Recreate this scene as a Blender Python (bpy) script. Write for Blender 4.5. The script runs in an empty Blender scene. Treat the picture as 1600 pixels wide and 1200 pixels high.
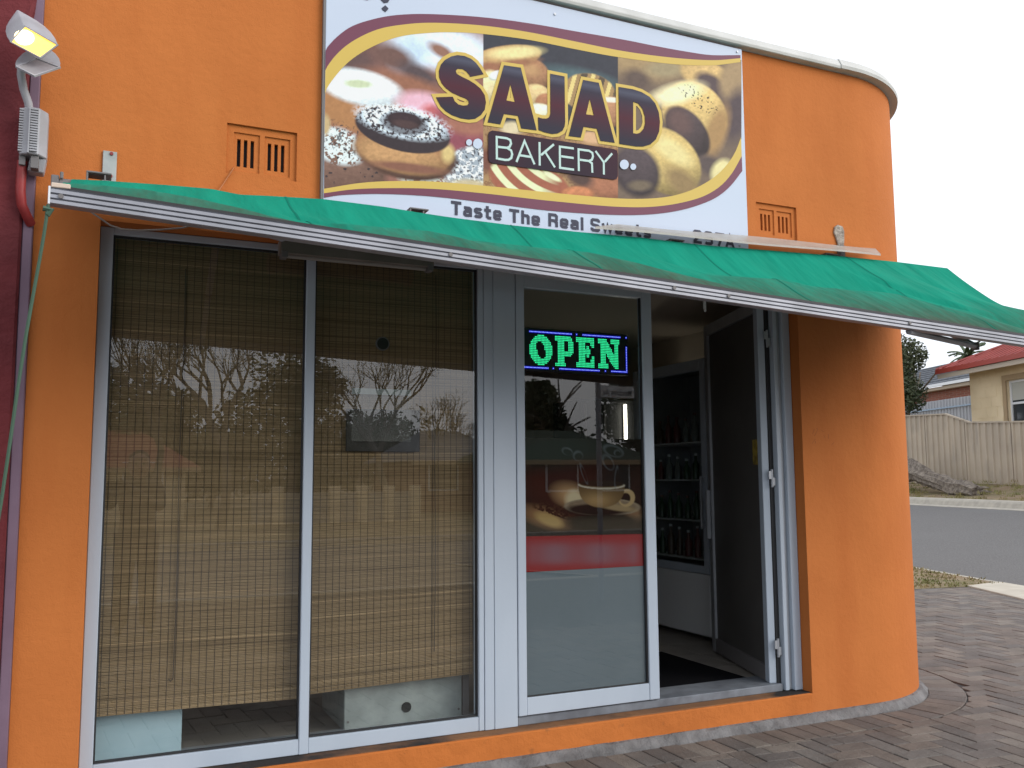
import bpy, bmesh, math, random
import numpy as np
from mathutils import Vector, Matrix
random.seed(7)
S = bpy.context.scene
COL = S.collection
# ------------------------------------------------------------------ camera
FPX = 1411.3                       # focal length in photo pixels (1600 wide)
CP = np.array([0.0, -4.317, 1.45])
_yaw, _pit, _rol = math.radians(24.568), math.radians(5.916), math.radians(-0.381)
_fw = np.array([math.sin(_yaw)*math.cos(_pit), math.cos(_yaw)*math.cos(_pit), math.sin(_pit)])
_rt = np.array([math.cos(_yaw), -math.sin(_yaw), 0.0]); _up = np.cross(_rt, _fw)
RT = math.cos(_rol)*_rt + math.sin(_rol)*_up
UP = -math.sin(_rol)*_rt + math.cos(_rol)*_up
FW = _fw
cd = bpy.data.cameras.new('camera'); cam = bpy.data.objects.new('camera', cd); COL.objects.link(cam)
cam.matrix_world = Matrix(((RT[0], UP[0], -FW[0], CP[0]), (RT[1], UP[1], -FW[1], CP[1]), (RT[2], UP[2], -FW[2], CP[2]), (0, 0, 0, 1)))
cd.sensor_fit = 'HORIZONTAL'; cd.sensor_width = 36.0; cd.lens = 36.0*FPX/1600.0
cd.clip_start = 0.02; cd.clip_end = 2000
S.camera = cam
# ------------------------------------------------------------------ sky, sun, exposure
SUN_EL, SUN_AZ = math.radians(26), math.radians(136)     # azimuth clockwise from +y
w = bpy.data.worlds.new('World'); S.world = w; w.use_nodes = True
nt = w.node_tree; nt.nodes.clear()
sky = nt.nodes.new('ShaderNodeTexSky'); sky.sky_type = 'NISHITA'; sky.sun_disc = False
sky.sun_elevation = SUN_EL; sky.sun_rotation = SUN_AZ; sky.dust_density = 4.0; sky.air_density = 1.0
hs = nt.nodes.new('ShaderNodeHueSaturation'); hs.inputs['Saturation'].default_value = 0.55
mx = nt.nodes.new('ShaderNodeMix'); mx.data_type = 'RGBA'; mx.inputs['Factor'].default_value = 0.84
# even cloud cover with faint tone
ctx = nt.nodes.new('ShaderNodeTexCoord'); cmp_ = nt.nodes.new('ShaderNodeMapping'); cmp_.inputs['Scale'].default_value = (1.6, 1.6, 4.5)
cno = nt.nodes.new('ShaderNodeTexNoise'); cno.inputs['Scale'].default_value = 1.3; cno.inputs['Detail'].default_value = 5
crp = nt.nodes.new('ShaderNodeValToRGB'); crp.color_ramp.elements[0].position = .32; crp.color_ramp.elements[0].color = (11.8/15, 12.4/15, 13.5/15, 1); crp.color_ramp.elements[1].position = .62; crp.color_ramp.elements[1].color = (12.9/15, 13.5/15, 14.6/15, 1)
csc = nt.nodes.new('ShaderNodeVectorMath'); csc.operation = 'SCALE'; csc.inputs['Scale'].default_value = 15.0
nt.links.new(ctx.outputs['Generated'], cmp_.inputs[0]); nt.links.new(cmp_.outputs[0], cno.inputs['Vector']); nt.links.new(cno.outputs[0], crp.inputs[0]); nt.links.new(crp.outputs[0], csc.inputs[0]); nt.links.new(csc.outputs[0], mx.inputs['B'])
bg = nt.nodes.new('ShaderNodeBackground'); bg.inputs['Strength'].default_value = 0.092
ow = nt.nodes.new('ShaderNodeOutputWorld')
nt.links.new(sky.outputs[0], hs.inputs['Color']); nt.links.new(hs.outputs[0], mx.inputs['A'])
nt.links.new(mx.outputs['Result'], bg.inputs['Color']); nt.links.new(bg.outputs[0], ow.inputs[0])
sl = bpy.data.lights.new('sun', 'SUN'); sl.energy = 1.5; sl.angle = math.radians(40); sl.color = (1, .96, .91)
so = bpy.data.objects.new('sun', sl); COL.objects.link(so)
_sd = Vector((math.sin(SUN_AZ)*math.cos(SUN_EL), math.cos(SUN_AZ)*math.cos(SUN_EL), math.sin(SUN_EL)))
so.rotation_euler = (-_sd).to_track_quat('-Z', 'Y').to_euler(); so.location = (0, -6, 8)
S.view_settings.view_transform = 'Standard'; S.view_settings.look = 'None'
S.view_settings.exposure = 0.28; S.view_settings.gamma = 1.0
S.view_settings.use_curve_mapping = False
S.cycles.use_denoising = True
S.cycles.transparent_max_bounces = 16
S.cycles.max_bounces = 8

# ------------------------------------------------------------------ measuring helpers (photo pixel -> place)
def ray(x, y): return (x-800)*RT - (y-600)*UP + FPX*FW
def P(x, y, Y=0.0):
    d = ray(x, y); t = (Y-CP[1])/d[1]; q = CP+t*d; return Vector(q)
def G(x, y, Z=0.0):
    d = ray(x, y); t = (Z-CP[2])/d[2]; return Vector(CP+t*d)
SN = np.array([.95, -.31, 0]); SN /= np.linalg.norm(SN)      # across the side street
SD = np.array([.31, .95, 0]); SD /= np.linalg.norm(SD)       # along the side street
def OFF(x, y, o):
    d = ray(x, y); t = (o-CP@SN)/(d@SN); return Vector(CP+t*d)
def SO(s, o, z): return Vector((SD*s+SN*o))+Vector((0, 0, z))
def proj(A):
    v = A-CP; wv = v@FW; return 800+FPX*(v@RT)/wv, 600-FPX*(v@UP)/wv

# ------------------------------------------------------------------ mesh helpers
class MB:
    def __init__(s): s.v = []; s.f = []; s.c = []; s.cur = None
    def _add(s, vs, fs):
        o = len(s.v); s.v += [tuple(a) for a in vs]; s.f += [tuple(i+o for i in q) for q in fs]
        if s.cur is not None: s.c += [s.cur]*len(fs)
        return s
    def box(s, x0, x1, y0, y1, z0, z1):
        return s._add([(x0,y0,z0),(x1,y0,z0),(x1,y1,z0),(x0,y1,z0),(x0,y0,z1),(x1,y0,z1),(x1,y1,z1),(x0,y1,z1)],
                      [(0,3,2,1),(4,5,6,7),(0,1,5,4),(1,2,6,5),(2,3,7,6),(3,0,4,7)])
    def obox(s, o, ax, ay, az):     # oriented box from corner o with three edge vectors
        o, ax, ay, az = map(Vector, (o, ax, ay, az))
        return s._add([o, o+ax, o+ax+ay, o+ay, o+az, o+ax+az, o+ax+ay+az, o+ay+az],
                      [(0,3,2,1),(4,5,6,7),(0,1,5,4),(1,2,6,5),(2,3,7,6),(3,0,4,7)])
    def quad(s, a, b, c, d): return s._add([a,b,c,d], [(0,1,2,3)])
    def poly(s, pts): return s._add(pts, [tuple(range(len(pts)))])
    def prism(s, pts, vec):
        n = len(pts); vec = Vector(vec); p2 = [Vector(p)+vec for p in pts]
        return s._add(list(pts)+p2, [tuple(range(n))[::-1], tuple(range(n, 2*n))]+[(i, (i+1) % n, n+(i+1) % n, n+i) for i in range(n)])
    def tube(s, path, r, n=8, cap=True):
        path = [Vector(p) for p in path]; m = len(path)
        rr = r if isinstance(r, (list, tuple)) else [r]*m
        vs = []; prev = None
        for i, p in enumerate(path):
            t = (path[min(i+1, m-1)]-path[max(i-1, 0)])
            t = t.normalized() if t.length > 1e-9 else Vector((0, 0, 1))
            if prev is None:
                a = Vector((0, 0, 1)) if abs(t.z) < .9 else Vector((1, 0, 0))
                u = t.cross(a).normalized()
            else:
                u = (prev-t*prev.dot(t)); u = u.normalized() if u.length > 1e-9 else prev
            prev = u; b = t.cross(u)
            for k in range(n):
                an = 2*math.pi*k/n; vs.append(p+(u*math.cos(an)+b*math.sin(an))*rr[i])
        fs = [(i*n+k, i*n+(k+1) % n, (i+1)*n+(k+1) % n, (i+1)*n+k) for i in range(m-1) for k in range(n)]
        if cap: fs += [tuple(range(n))[::-1], tuple((m-1)*n+k for k in range(n))]
        return s._add(vs, fs)
    def cyl(s, a, b, r, n=16): return s.tube([a, b], r, n)
    def sweep(s, path, prof, closed=True, caps=True):
        # path: list of (x, y, nx, ny) outward normals; prof: list of (out, z)
        m = len(prof); vs = [(x+nx*o, y+ny*o, z) for (x, y, nx, ny) in path for (o, z) in prof]
        fs = []
        for i in range(len(path)-1):
            for k in range(m if closed else m-1):
                k2 = (k+1) % m; fs.append((i*m+k, i*m+k2, (i+1)*m+k2, (i+1)*m+k))
        if closed and caps: fs += [tuple(range(m)), tuple((len(path)-1)*m+k for k in range(m))[::-1]]
        return s._add(vs, fs)
    def build(s, name, mat=None, parent=None, bevel=0, smooth=False, fixn=True, seg=1):
        me = bpy.data.meshes.new(name); me.from_pydata(s.v, [], s.f)
        if s.c:
            at = me.color_attributes.new('col', 'FLOAT_COLOR', 'CORNER')
            arr = np.empty((len(me.loops), 4), np.float32); k = 0
            for pi, p in enumerate(me.polygons):
                arr[p.loop_start:p.loop_start+p.loop_total] = s.c[pi]
            at.data.foreach_set('color', arr.ravel())
        if bevel or fixn:
            bm = bmesh.new(); bm.from_mesh(me)
            if fixn: bmesh.ops.recalc_face_normals(bm, faces=bm.faces)
            if bevel: bmesh.ops.bevel(bm, geom=[e for e in bm.edges if len(e.link_faces) == 2 and e.calc_face_angle(0) > .6], offset=bevel, segments=seg, affect='EDGES', clamp_overlap=True)
            bm.to_mesh(me); bm.free()
        if smooth:
            me.polygons.foreach_set('use_smooth', [True]*len(me.polygons))
            me.set_sharp_from_angle(angle=math.radians(40))
        return link(name, me, mat, parent)
def link(name, me, mat=None, parent=None):
    o = bpy.data.objects.new(name, me); COL.objects.link(o)
    if mat is not None and len(me.materials) == 0: me.materials.append(mat)
    if parent is not None: adopt(o, parent)
    return o
WM = {}
def adopt(o, p):
    o.parent = p; o.matrix_parent_inverse = WM.get(p.name, Matrix()).inverted()
def thing(name, label, cat, loc, group=None):
    e = bpy.data.objects.new(name, None); COL.objects.link(e); e.location = loc; e.empty_display_size = .1
    WM[e.name] = Matrix.Translation(Vector(loc)); return tag(e, label, cat, group)
def tag(o, label, cat, group=None):
    o['label'] = label; o['category'] = cat
    if group: o['group'] = group
    return o
def struct(o): o['kind'] = 'structure'; return o
def stuff(o): o['kind'] = 'stuff'; return o

# ------------------------------------------------------------------ materials
def M(name, col, rough=.6, metal=0.0, var=None, bump=None, spec=.5, emis=None, attr=None, stain=None, trans=0.0):
    m = bpy.data.materials.new(name); m.use_nodes = True; t = m.node_tree; N = t.nodes; L = t.links
    b = N['Principled BSDF']; b.inputs['Roughness'].default_value = rough; b.inputs['Metallic'].default_value = metal
    b.inputs['Specular IOR Level'].default_value = spec
    tc = N.new('ShaderNodeTexCoord'); co = tc.outputs['Object']
    out = None
    if attr:
        a = N.new('ShaderNodeVertexColor'); a.layer_name = attr; out = a.outputs['Color']
    if var:
        c2, sc, det = var[:3]
        n = N.new('ShaderNodeTexNoise'); n.inputs['Scale'].default_value = sc; n.inputs['Detail'].default_value = det
        if len(var) > 3:
            mp = N.new('ShaderNodeMapping'); mp.inputs['Scale'].default_value = var[3]; L.new(co, mp.inputs[0]); L.new(mp.outputs[0], n.inputs['Vector'])
        else: L.new(co, n.inputs['Vector'])
        r = N.new('ShaderNodeMapRange'); r.inputs[1].default_value = .35; r.inputs[2].default_value = .65; L.new(n.outputs[0], r.inputs[0])
        x = N.new('ShaderNodeMix'); x.data_type = 'RGBA'; L.new(r.outputs[0], x.inputs['Factor'])
        if out is not None:
            x.blend_type = 'MULTIPLY'; L.new(out, x.inputs['A']); x.inputs['B'].default_value = (*c2, 1)
        else:
            x.inputs['A'].default_value = (*col, 1); x.inputs['B'].default_value = (*c2, 1)
        out = x.outputs['Result']
    if stain:   # (colour, noise scale, low, high, mapping scale)
        c2, sc, lo, hi, ms = stain
        n = N.new('ShaderNodeTexNoise'); n.inputs['Scale'].default_value = sc; n.inputs['Detail'].default_value = 6
        mp = N.new('ShaderNodeMapping'); mp.inputs['Scale'].default_value = ms; L.new(co, mp.inputs[0]); L.new(mp.outputs[0], n.inputs['Vector'])
        r = N.new('ShaderNodeMapRange'); r.inputs[1].default_value = lo; r.inputs[2].default_value = hi; L.new(n.outputs[0], r.inputs[0])
        x = N.new('ShaderNodeMix'); x.data_type = 'RGBA'; L.new(r.outputs[0], x.inputs['Factor'])
        if out is not None: L.new(out, x.inputs['A'])
        else: x.inputs['A'].default_value = (*col, 1)
        x.inputs['B'].default_value = (*c2, 1); out = x.outputs['Result']
    if out is not None: L.new(out, b.inputs['Base Color'])
    else: b.inputs['Base Color'].default_value = (*col, 1)
    if bump:
        prev = None
        for sc, st in bump:
            n = N.new('ShaderNodeTexNoise'); n.inputs['Scale'].default_value = sc; n.inputs['Detail'].default_value = 4; L.new(co, n.inputs['Vector'])
            u = N.new('ShaderNodeBump'); u.inputs['Strength'].default_value = st; u.inputs['Distance'].default_value = 1.0/sc
            L.new(n.outputs[0], u.inputs['Height'])
            if prev is not None: L.new(prev, u.inputs['Normal'])
            prev = u.outputs[0]
        L.new(prev, b.inputs['Normal'])
    if emis:
        b.inputs['Emission Color'].default_value = (*emis[0], 1); b.inputs['Emission Strength'].default_value = emis[1]
    return m
def glass_mat(name, tint=(.9, .93, .92), base=.11, rough=0.0):
    m = bpy.data.materials.new(name); m.use_nodes = True; t = m.node_tree; N = t.nodes; L = t.links; N.clear()
    lw = N.new('ShaderNodeLayerWeight'); lw.inputs[0].default_value = .5
    pw = N.new('ShaderNodeMath'); pw.operation = 'POWER'; pw.inputs[1].default_value = 5; L.new(lw.outputs['Facing'], pw.inputs[0])
    mr = N.new('ShaderNodeMapRange'); mr.inputs[3].default_value = base; mr.inputs[4].default_value = 1; L.new(pw.outputs[0], mr.inputs[0])
    tr = N.new('ShaderNodeBsdfTransparent'); tr.inputs[0].default_value = (*tint, 1)
    gl = N.new('ShaderNodeBsdfGlossy'); gl.inputs['Roughness'].default_value = rough
    mi = N.new('ShaderNodeMixShader'); L.new(mr.outputs[0], mi.inputs[0]); L.new(tr.outputs[0], mi.inputs[1]); L.new(gl.outputs[0], mi.inputs[2])
    o = N.new('ShaderNodeOutputMaterial'); L.new(mi.outputs[0], o.inputs[0]); return m
def ramp_mat(name, cols, rough, bumps, vscale=6.0):
    # colour picked per piece: object random plus the 'rnd' attribute of joined pieces
    m = M(name, (.2, .2, .2), rough, bump=bumps); t = m.node_tree; N = t.nodes; L = t.links; b = N['Principled BSDF']
    oi = N.new('ShaderNodeObjectInfo'); a = N.new('ShaderNodeVertexColor'); a.layer_name = 'col'
    sx = N.new('ShaderNodeSeparateColor'); L.new(a.outputs[0], sx.inputs[0])
    ad = N.new('ShaderNodeMath'); ad.operation = 'ADD'; L.new(oi.outputs['Random'], ad.inputs[0]); L.new(sx.outputs[0], ad.inputs[1])
    fr = N.new('ShaderNodeMath'); fr.operation = 'FRACT'; L.new(ad.outputs[0], fr.inputs[0])
    cr = N.new('ShaderNodeValToRGB'); e = cr.color_ramp.elements
    cr.color_ramp.interpolation = 'CONSTANT'
    e[0].position = 0; e[0].color = (*cols[0], 1); e[1].position = 1-1/len(cols); e[1].color = (*cols[-1], 1)
    for i, c in enumerate(cols[1:-1], 1):
        el = e.new(i/len(cols)); el.color = (*c, 1)
    L.new(fr.outputs[0], cr.inputs[0])
    ge = N.new('ShaderNodeNewGeometry'); n = N.new('ShaderNodeTexNoise'); n.inputs['Scale'].default_value = vscale; n.inputs['Detail'].default_value = 6
    L.new(ge.outputs['Position'], n.inputs['Vector'])
    r = N.new('ShaderNodeMapRange'); r.inputs[1].default_value = .3; r.inputs[2].default_value = .7; r.inputs[3].default_value = .72; r.inputs[4].default_value = 1.2; L.new(n.outputs[0], r.inputs[0])
    x = N.new('ShaderNodeMix'); x.data_type = 'RGBA'; x.blend_type = 'MULTIPLY'; x.inputs['Factor'].default_value = 1
    L.new(cr.outputs[0], x.inputs['A']); L.new(r.outputs[0], x.inputs['B']); L.new(x.outputs['Result'], b.inputs['Base Color'])
    return m

m_orange = M('orange_stucco', (.54, .172, .043), .85, var=((.49, .152, .037), 1.7, 7), bump=[(150, .25), (34, .10), (7, .04)], spec=.22, stain=((.47, .138, .032), 2.0, .50, .80, (2.2, 2.2, .45)))
m_plinth = M('orange_plinth', (.56, .172, .038), .85, var=((.48, .145, .032), 3, 6), bump=[(140, .25), (14, .15)], spec=.25, stain=((.16, .08, .035), 9, .62, .80, (1, 1, 1.6)))
m_ledge = M('worn_ledge_paint', (.20, .105, .060), .85, var=((.26, .125, .055), 5, 6), bump=[(90, .3)], spec=.2, stain=((.035, .03, .028), 2.2, .47, .60, (1, 1, 1)))
m_conc = M('grey_mortar', (.20, .195, .195), .9, var=((.115, .11, .11), 9, 6), bump=[(80, .5), (14, .4)])
m_cap = M('parapet_metal', (.56, .56, .53), .55, var=((.48, .48, .45), 5, 4), spec=.4)
m_alu = M('white_aluminium', (.47, .535, .615), .42, var=((.42, .485, .565), 3, 5, (1, 1, .3)), spec=.5, bump=[(60, .02)])
m_alu2 = M('grey_aluminium', (.42, .44, .47), .4, metal=.4, var=((.34, .36, .39), 5, 4))
m_rail = M('awning_rail', (.34, .35, .39), .45, metal=.2, var=((.26, .27, .30), 6, 5))
m_black = M('black_gap', (.012, .012, .012), .8)
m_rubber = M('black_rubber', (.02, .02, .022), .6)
m_maroon = M('maroon_wall', (.15, .017, .021), .85, var=((.11, .012, .016), 3, 5), bump=[(90, .25), (12, .2)])
m_purple = M('mauve_trim', (.19, .12, .17), .6, var=((.15, .09, .13), 4, 4))
m_redpipe = M('red_pipe', (.30, .03, .03), .5, var=((.22, .02, .02), 20, 4))
m_lampgrey = M('lamp_housing', (.40, .40, .43), .5, var=((.31, .31, .33), 8, 5))
m_lampdark = M('lamp_inside', (.16, .15, .15), .6)
m_lit = M('lit_lamp', (1, .8, .3), .4, emis=((1, .46, .025), 1.5))
m_lithot = M('lit_burner', (1, .9, .6), .4, emis=((1, .74, .26), 7.0))
m_unlit = M('unlit_lens', (.36, .34, .34), .25, var=((.28, .26, .27), 10, 2))
m_glass = glass_mat('window_glass')
m_glass_in = glass_mat('fridge_glass', (.75, .8, .8), .06)
m_darkfilm = glass_mat('tinted_glass', (.05, .05, .05), .05, .05)
m_film = M('frosted_film', (.135, .165, .19), .6, var=((.12, .15, .172), 2.5, 6), spec=.3)
m_white = M('white_plastic', (.72, .74, .76), .45)
m_bluewhite = M('pale_blue_carton', (.42, .56, .62), .7, var=((.38, .52, .58), 8, 3))
m_steel = M('galvanised_sheet', (.40, .43, .42), .5, metal=.3, var=((.30, .33, .32), 10, 5))
m_room = M('room_paint', (.58, .51, .42), .8, var=((.52, .46, .38), 2, 3))
m_ceil = M('room_ceiling', (.66, .58, .48), .85)
m_tile = M('floor_tile', (.30, .27, .24), .5, var=((.24, .215, .19), 4, 4))
m_mat = M('door_mat', (.010, .010, .012), 1.0, bump=[(300, .5)], spec=.05)
m_green = None
m_rope = M('green_rope', (.05, .10, .065), .8)
m_cable = M('grey_cable', (.30, .28, .26), .6)
m_asph = M('asphalt', (.185, .178, .172), .95, var=((.125, .12, .117), 38, 7), bump=[(160, .5), (30, .3)], spec=.15, stain=((.165, .16, .155), .45, .48, .8, (1, 1, 1)))
m_kerb = M('kerb_concrete', (.44, .40, .33), .9, var=((.34, .31, .26), 5, 6), bump=[(60, .3)])
m_verge = M('dry_verge', (.24, .165, .10), .95, var=((.16, .14, .06), 1.1, 7), bump=[(30, .8), (4, .5)], stain=((.30, .23, .14), 6, .5, .7, (1, 1, 1)))
m_leaf = M('leaf', (.055, .085, .03), .6, var=((.03, .055, .022), .9, 3))
m_leaf2 = M('dark_leaf', (.035, .055, .022), .6, var=((.06, .075, .03), .7, 3))
m_palm = M('palm_leaf', (.06, .085, .035), .6)
m_bark = M('bark', (.27, .225, .18), .95, var=((.12, .097, .078), 9, 7), bump=[(16, .9), (50, .6)])
m_bark2 = M('twig_bark', (.10, .085, .07), .95)
m_fence = M('fence_steel', (.45, .375, .285), .55, var=((.39, .325, .25), 1.2, 5), spec=.3, stain=((.30, .26, .21), 3, .55, .8, (1, 1, .3)))
m_fence2 = M('grey_fence_steel', (.34, .35, .37), .5)
m_redroof = M('red_iron_roof', (.36, .075, .06), .5, var=((.30, .06, .05), 1.5, 4))
m_fascia = M('red_fascia', (.33, .05, .035), .5)
m_soffit = M('soffit', (.45, .38, .30), .8)
m_cream = M('cream_block', (.84, .69, .46), .9, var=((.72, .58, .37), .8, 6), bump=[(25, .3)])
m_cream2 = M('tan_surround', (.40, .29, .17), .9)
m_brickw = M('red_brick', (.13, .05, .035), .9, var=((.19, .065, .045), 6, 5))
m_mort = M('brick_mortar', (.30, .25, .21), .95)
m_tileroof = M('grey_roof_tile', (.15, .16, .18), .7, var=((.11, .12, .135), 3, 4))
m_mort2 = M('pavement_bed', (.095, .082, .076), .95, var=((.035, .03, .03), 9, 5))
m_paver = ramp_mat('clay_paver', [(.150, .122, .104), (.134, .116, .104), (.182, .156, .132), (.124, .109, .099), (.166, .136, .114), (.156, .140, .126), (.186, .161, .137), (.142, .117, .100)], .85, [(120, .4), (30, .25)], 3.5)
m_print = M('sign_print', (1, 1, 1), .55, attr='col', spec=.2)
m_poster = M('poster_print', (1, 1, 1), .9, attr='col', spec=.02)
m_signw = M('sign_white', (.54, .61, .73), .5, var=((.52, .59, .71), 1, 2), spec=.25)
m_signm = M('sign_maroon', (.165, .050, .085), .5, spec=.25)
m_signy = M('sign_yellow', (.62, .44, .10), .5, spec=.25)
m_signdark = M('sign_dark', (.035, .03, .045), .35)
m_signtext = M('sign_text', (.05, .052, .08), .5, spec=.2)
m_signpale = M('sign_pale', (.50, .66, .62), .5, spec=.2)
m_ledg = M('green_led', (.02, .3, .1), .5, emis=((.03, .86, .34), 1.25))
m_ledb = M('blue_led', (.2, .2, .6), .5, emis=((.40, .50, 1), 1.7))
m_ledh = M('blue_led_halo', (.01, .01, .2), .5, emis=((.004, .008, .62), .75))  # glowing squares imitate the bloom halo around the blue border dots
m_skin = M('skin', (.42, .24, .17), .6); m_cloth = M('dark_cloth', (.03, .03, .035), .9); m_jean = M('dark_jeans', (.03, .035, .055), .9)
m_blind = M('reed', (1, 1, 1), .8, attr='col', var=((.82, .80, .78), 3, 5, (1.2, 1, 40)), spec=.2)
m_string = M('blind_string', (.095, .070, .048), .9)

# ================================================================== LARGE STRUCTURE
XL, XR, RC = -.29, 4.45, .95          # wall left end, start of the round corner, corner radius
ZT = 4.10
def wall_path(x0, ext=0.0, n=28, side=9.0):
    pts = [(x0, 0.0, 0, -1), (XR, 0.0, 0, -1)]
    for i in range(1, n+1):
        a = math.pi/2*i/n; nx, ny = math.sin(a), -math.cos(a)
        pts.append((XR+RC*nx, RC+RC*ny, nx, ny))
    pts.append((XR+RC, side, 1, 0)); return pts
def holed(mb, x0, x1, z0, z1, holes, y, depth=0.0):
    xs = sorted({x0, x1, *[h[0] for h in holes], *[h[1] for h in holes]}); zs = sorted({z0, z1, *[h[2] for h in holes], *[h[3] for h in holes]})
    idx = {}
    def vid(i, j):
        if (i, j) not in idx: idx[(i, j)] = len(mb.v); mb.v.append((xs[i], y, zs[j]))
        return idx[(i, j)]
    for i in range(len(xs)-1):
        for j in range(len(zs)-1):
            cx, cz = (xs[i]+xs[i+1])/2, (zs[j]+zs[j+1])/2
            if any(h[0] < cx < h[1] and h[2] < cz < h[3] for h in holes): continue
            mb.f.append((vid(i, j), vid(i+1, j), vid(i+1, j+1), vid(i, j+1)))
    if depth:
        for a, b, c, d in holes:
            mb.quad((a, y, c), (a, y+depth, c), (a, y+depth, d), (a, y, d)); mb.quad((b, y, c), (b, y, d), (b, y+depth, d), (b, y+depth, c))
            mb.quad((a, y, d), (a, y+depth, d), (b, y+depth, d), (b, y, d)); mb.quad((a, y, c), (b, y, c), (b, y+depth, c), (a, y+depth, c))

bak = thing('bakery_building', 'orange rendered corner bakery with rounded right corner and glass shopfront', 'building', (2, .5, 0))
OP = (-.03, 3.935, .155, 2.60)
va = P(355, 193), P(463, 284); vb = P(1181, 315), P(1246, 374)
VH = [(va[0].x, va[1].x, va[1].z, va[0].z+.005), (vb[0].x, vb[1].x, vb[1].z-.01, vb[0].z)]
mb = MB()
holed(mb, XL, XR, .04, ZT, [OP]+VH, 0.0)
for k, (a, b, c, d) in enumerate([OP]+VH):        # reveals
    dp = .115 if k == 0 else .024
    mb.quad((a, 0, c), (a, dp, c), (a, dp, d), (a, 0, d)); mb.quad((b, 0, c), (b, 0, d), (b, dp, d), (b, dp, c)); mb.quad((a, 0, d), (a, dp, d), (b, dp, d), (b, 0, d))
pth = wall_path(XL)
n0 = len(mb.v)
for (x, y, nx, ny) in pth[1:]:
    for z in (.04, ZT): mb.v.append((x, y, z))
mb.f += [(n0+2*i, n0+2*i+2, n0+2*i+3, n0+2*i+1) for i in range(len(pth)-2)]
wall = mb.build('wall', m_orange, bak, fixn=False, smooth=True)
# plinth face below the shopfront (a skin 3 mm proud, worn paint) and ledge
MB().box(-.03, 3.935, -.003, .11, .036, .157).build('plinth', m_plinth, bak, bevel=.006)
MB().box(-.028, 3.933, .012, .11, .152, .161).build('ledge', m_ledge, bak, bevel=.002)
def rough_path():
    rr_ = random.Random(2); o_ = []
    for i in range(60): o_.append((XL+(XR-XL)*i/59, 0.0, 0, -1))
    return o_+wall_path(XL)[2:]
mb = MB(); mb.sweep(rough_path(), [(.0, -.02), (.062, -.02), (.052, .006), (.018, .042), (.0, .046)]); rr_ = random.Random(5)
for k_, v_ in enumerate(mb.v):
    if k_ % 5 in (1, 2, 3): mb.v[k_] = (v_[0]+rr_.gauss(0, .003), v_[1]+rr_.gauss(0, .0045), v_[2]+(rr_.gauss(0, .004) if k_ % 5 > 1 else 0))
mb.build('mortar_fillet', m_conc, bak, smooth=False)
# parapet capping: straight piece and curved piece
zc = lambda z: z
prof = [(-.30, 4.105), (.05, 4.105), (.055, 4.125), (.03, 4.175), (-.02, 4.19), (-.30, 4.19)]
xs_ = XR-.06
MB().sweep([(XL, 0, 0, -1), (xs_, 0, 0, -1)], prof).build('capping', m_cap, bak, bevel=.003)
prof2 = [(o+.006, z+.003) for o, z in prof]
MB().sweep([(xs_-.05, 0, 0, -1)]+wall_path(XL)[1:], prof2).build('capping', m_cap, bak, smooth=True)
# air vents
for (a, b, c, d) in VH:
    vv = MB(); wpan = (b-a); g = .012
    pans = [(a+.035*wpan/.33, a+wpan*.47, c+.02, d-.035), (a+wpan*.54, b-.03*wpan/.33, c+.02, d-.035)]
    holed(vv, a, b, c, d, pans, .014, .012)
    vo = vv.build('air_vent', m_orange, bak, fixn=False)
    for (pa, pb, pc, pd) in pans:
        pw_ = pb-pa; sl_ = []
        for k in range(3):
            cx = pa+pw_*(.2+.26*k); sl_.append((cx-.0085, cx+.0085, pc+.025, pd-.03))
        q = MB(); holed(q, pa, pb, pc, pd, sl_, .022, .02); q.build('vent_grille', m_orange, vo, fixn=False)
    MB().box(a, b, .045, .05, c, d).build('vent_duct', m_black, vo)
sc2 = MB(); rs = random.Random(12)
for k in range(9):          # faint scratches on the corner by the door
    u, v = rs.uniform(1272, 1304), rs.uniform(658, 692); qa, qb = P(u, v, -.0008), P(u+rs.uniform(-6, 6), v+rs.uniform(3, 9), -.0008)
    dx_ = .0016; sc2.quad((qa.x-dx_, -.0008-.0001*k, qa.z), (qa.x+dx_, -.0008-.0001*k, qa.z), (qb.x+dx_, -.0008-.0001*k, qb.z), (qb.x-dx_, -.0008-.0001*k, qb.z))
stuff(sc2.build('scratch_marks', M('scratched_paint', (.30, .09, .03), .9), bak, fixn=False))
# roof slab and side/back walls so the room stays closed
MB().box(XL, XR, .30, 9, 3.6, 3.7).build('roof', m_conc, bak)
MB().box(XL, 5.08, .32, 6.1, 2.78, 2.80).build('shop_ceiling', m_ceil, bak)
MB().box(XL, 4.86, .118, .32, 2.601, 2.9).build('lintel', m_room, bak)
rm = MB()
rm.box(XL, XL+.05, .12, 6.2, .19, 2.78); rm.box(XL, 5.38, 6.0, 6.2, .19, 2.78); rm.box(5.02, 5.1, .95, 6.0, .19, 2.78)
rm.box(3.95, 4.80, .16, .22, .19, 2.78); rm.box(4.78, 4.84, .16, .99, .19, 2.78); rm.box(4.8, 5.1, .96, .99, .19, 2.78)
rm.build('shop_wall', m_room, bak)
fl = struct(MB().box(XL, 4.84, .16, 6.1, .05, .185).build('shop_floor', m_tile)); fl['label'] = 'dark tiled floor inside the bakery'
tl = MB().box(0, .395, 0, .395, 0, .006)
tme = None
for i in range(5):
    for j in range(6):
        x, y = 2.75+i*.4, .33+j*.4
        o = link('floor_tile', tme, None, fl) if tme else tl.build('floor_tile', m_tile, fl, bevel=.002)
        tme = o.data; o.location = (x, y, .185)

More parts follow.
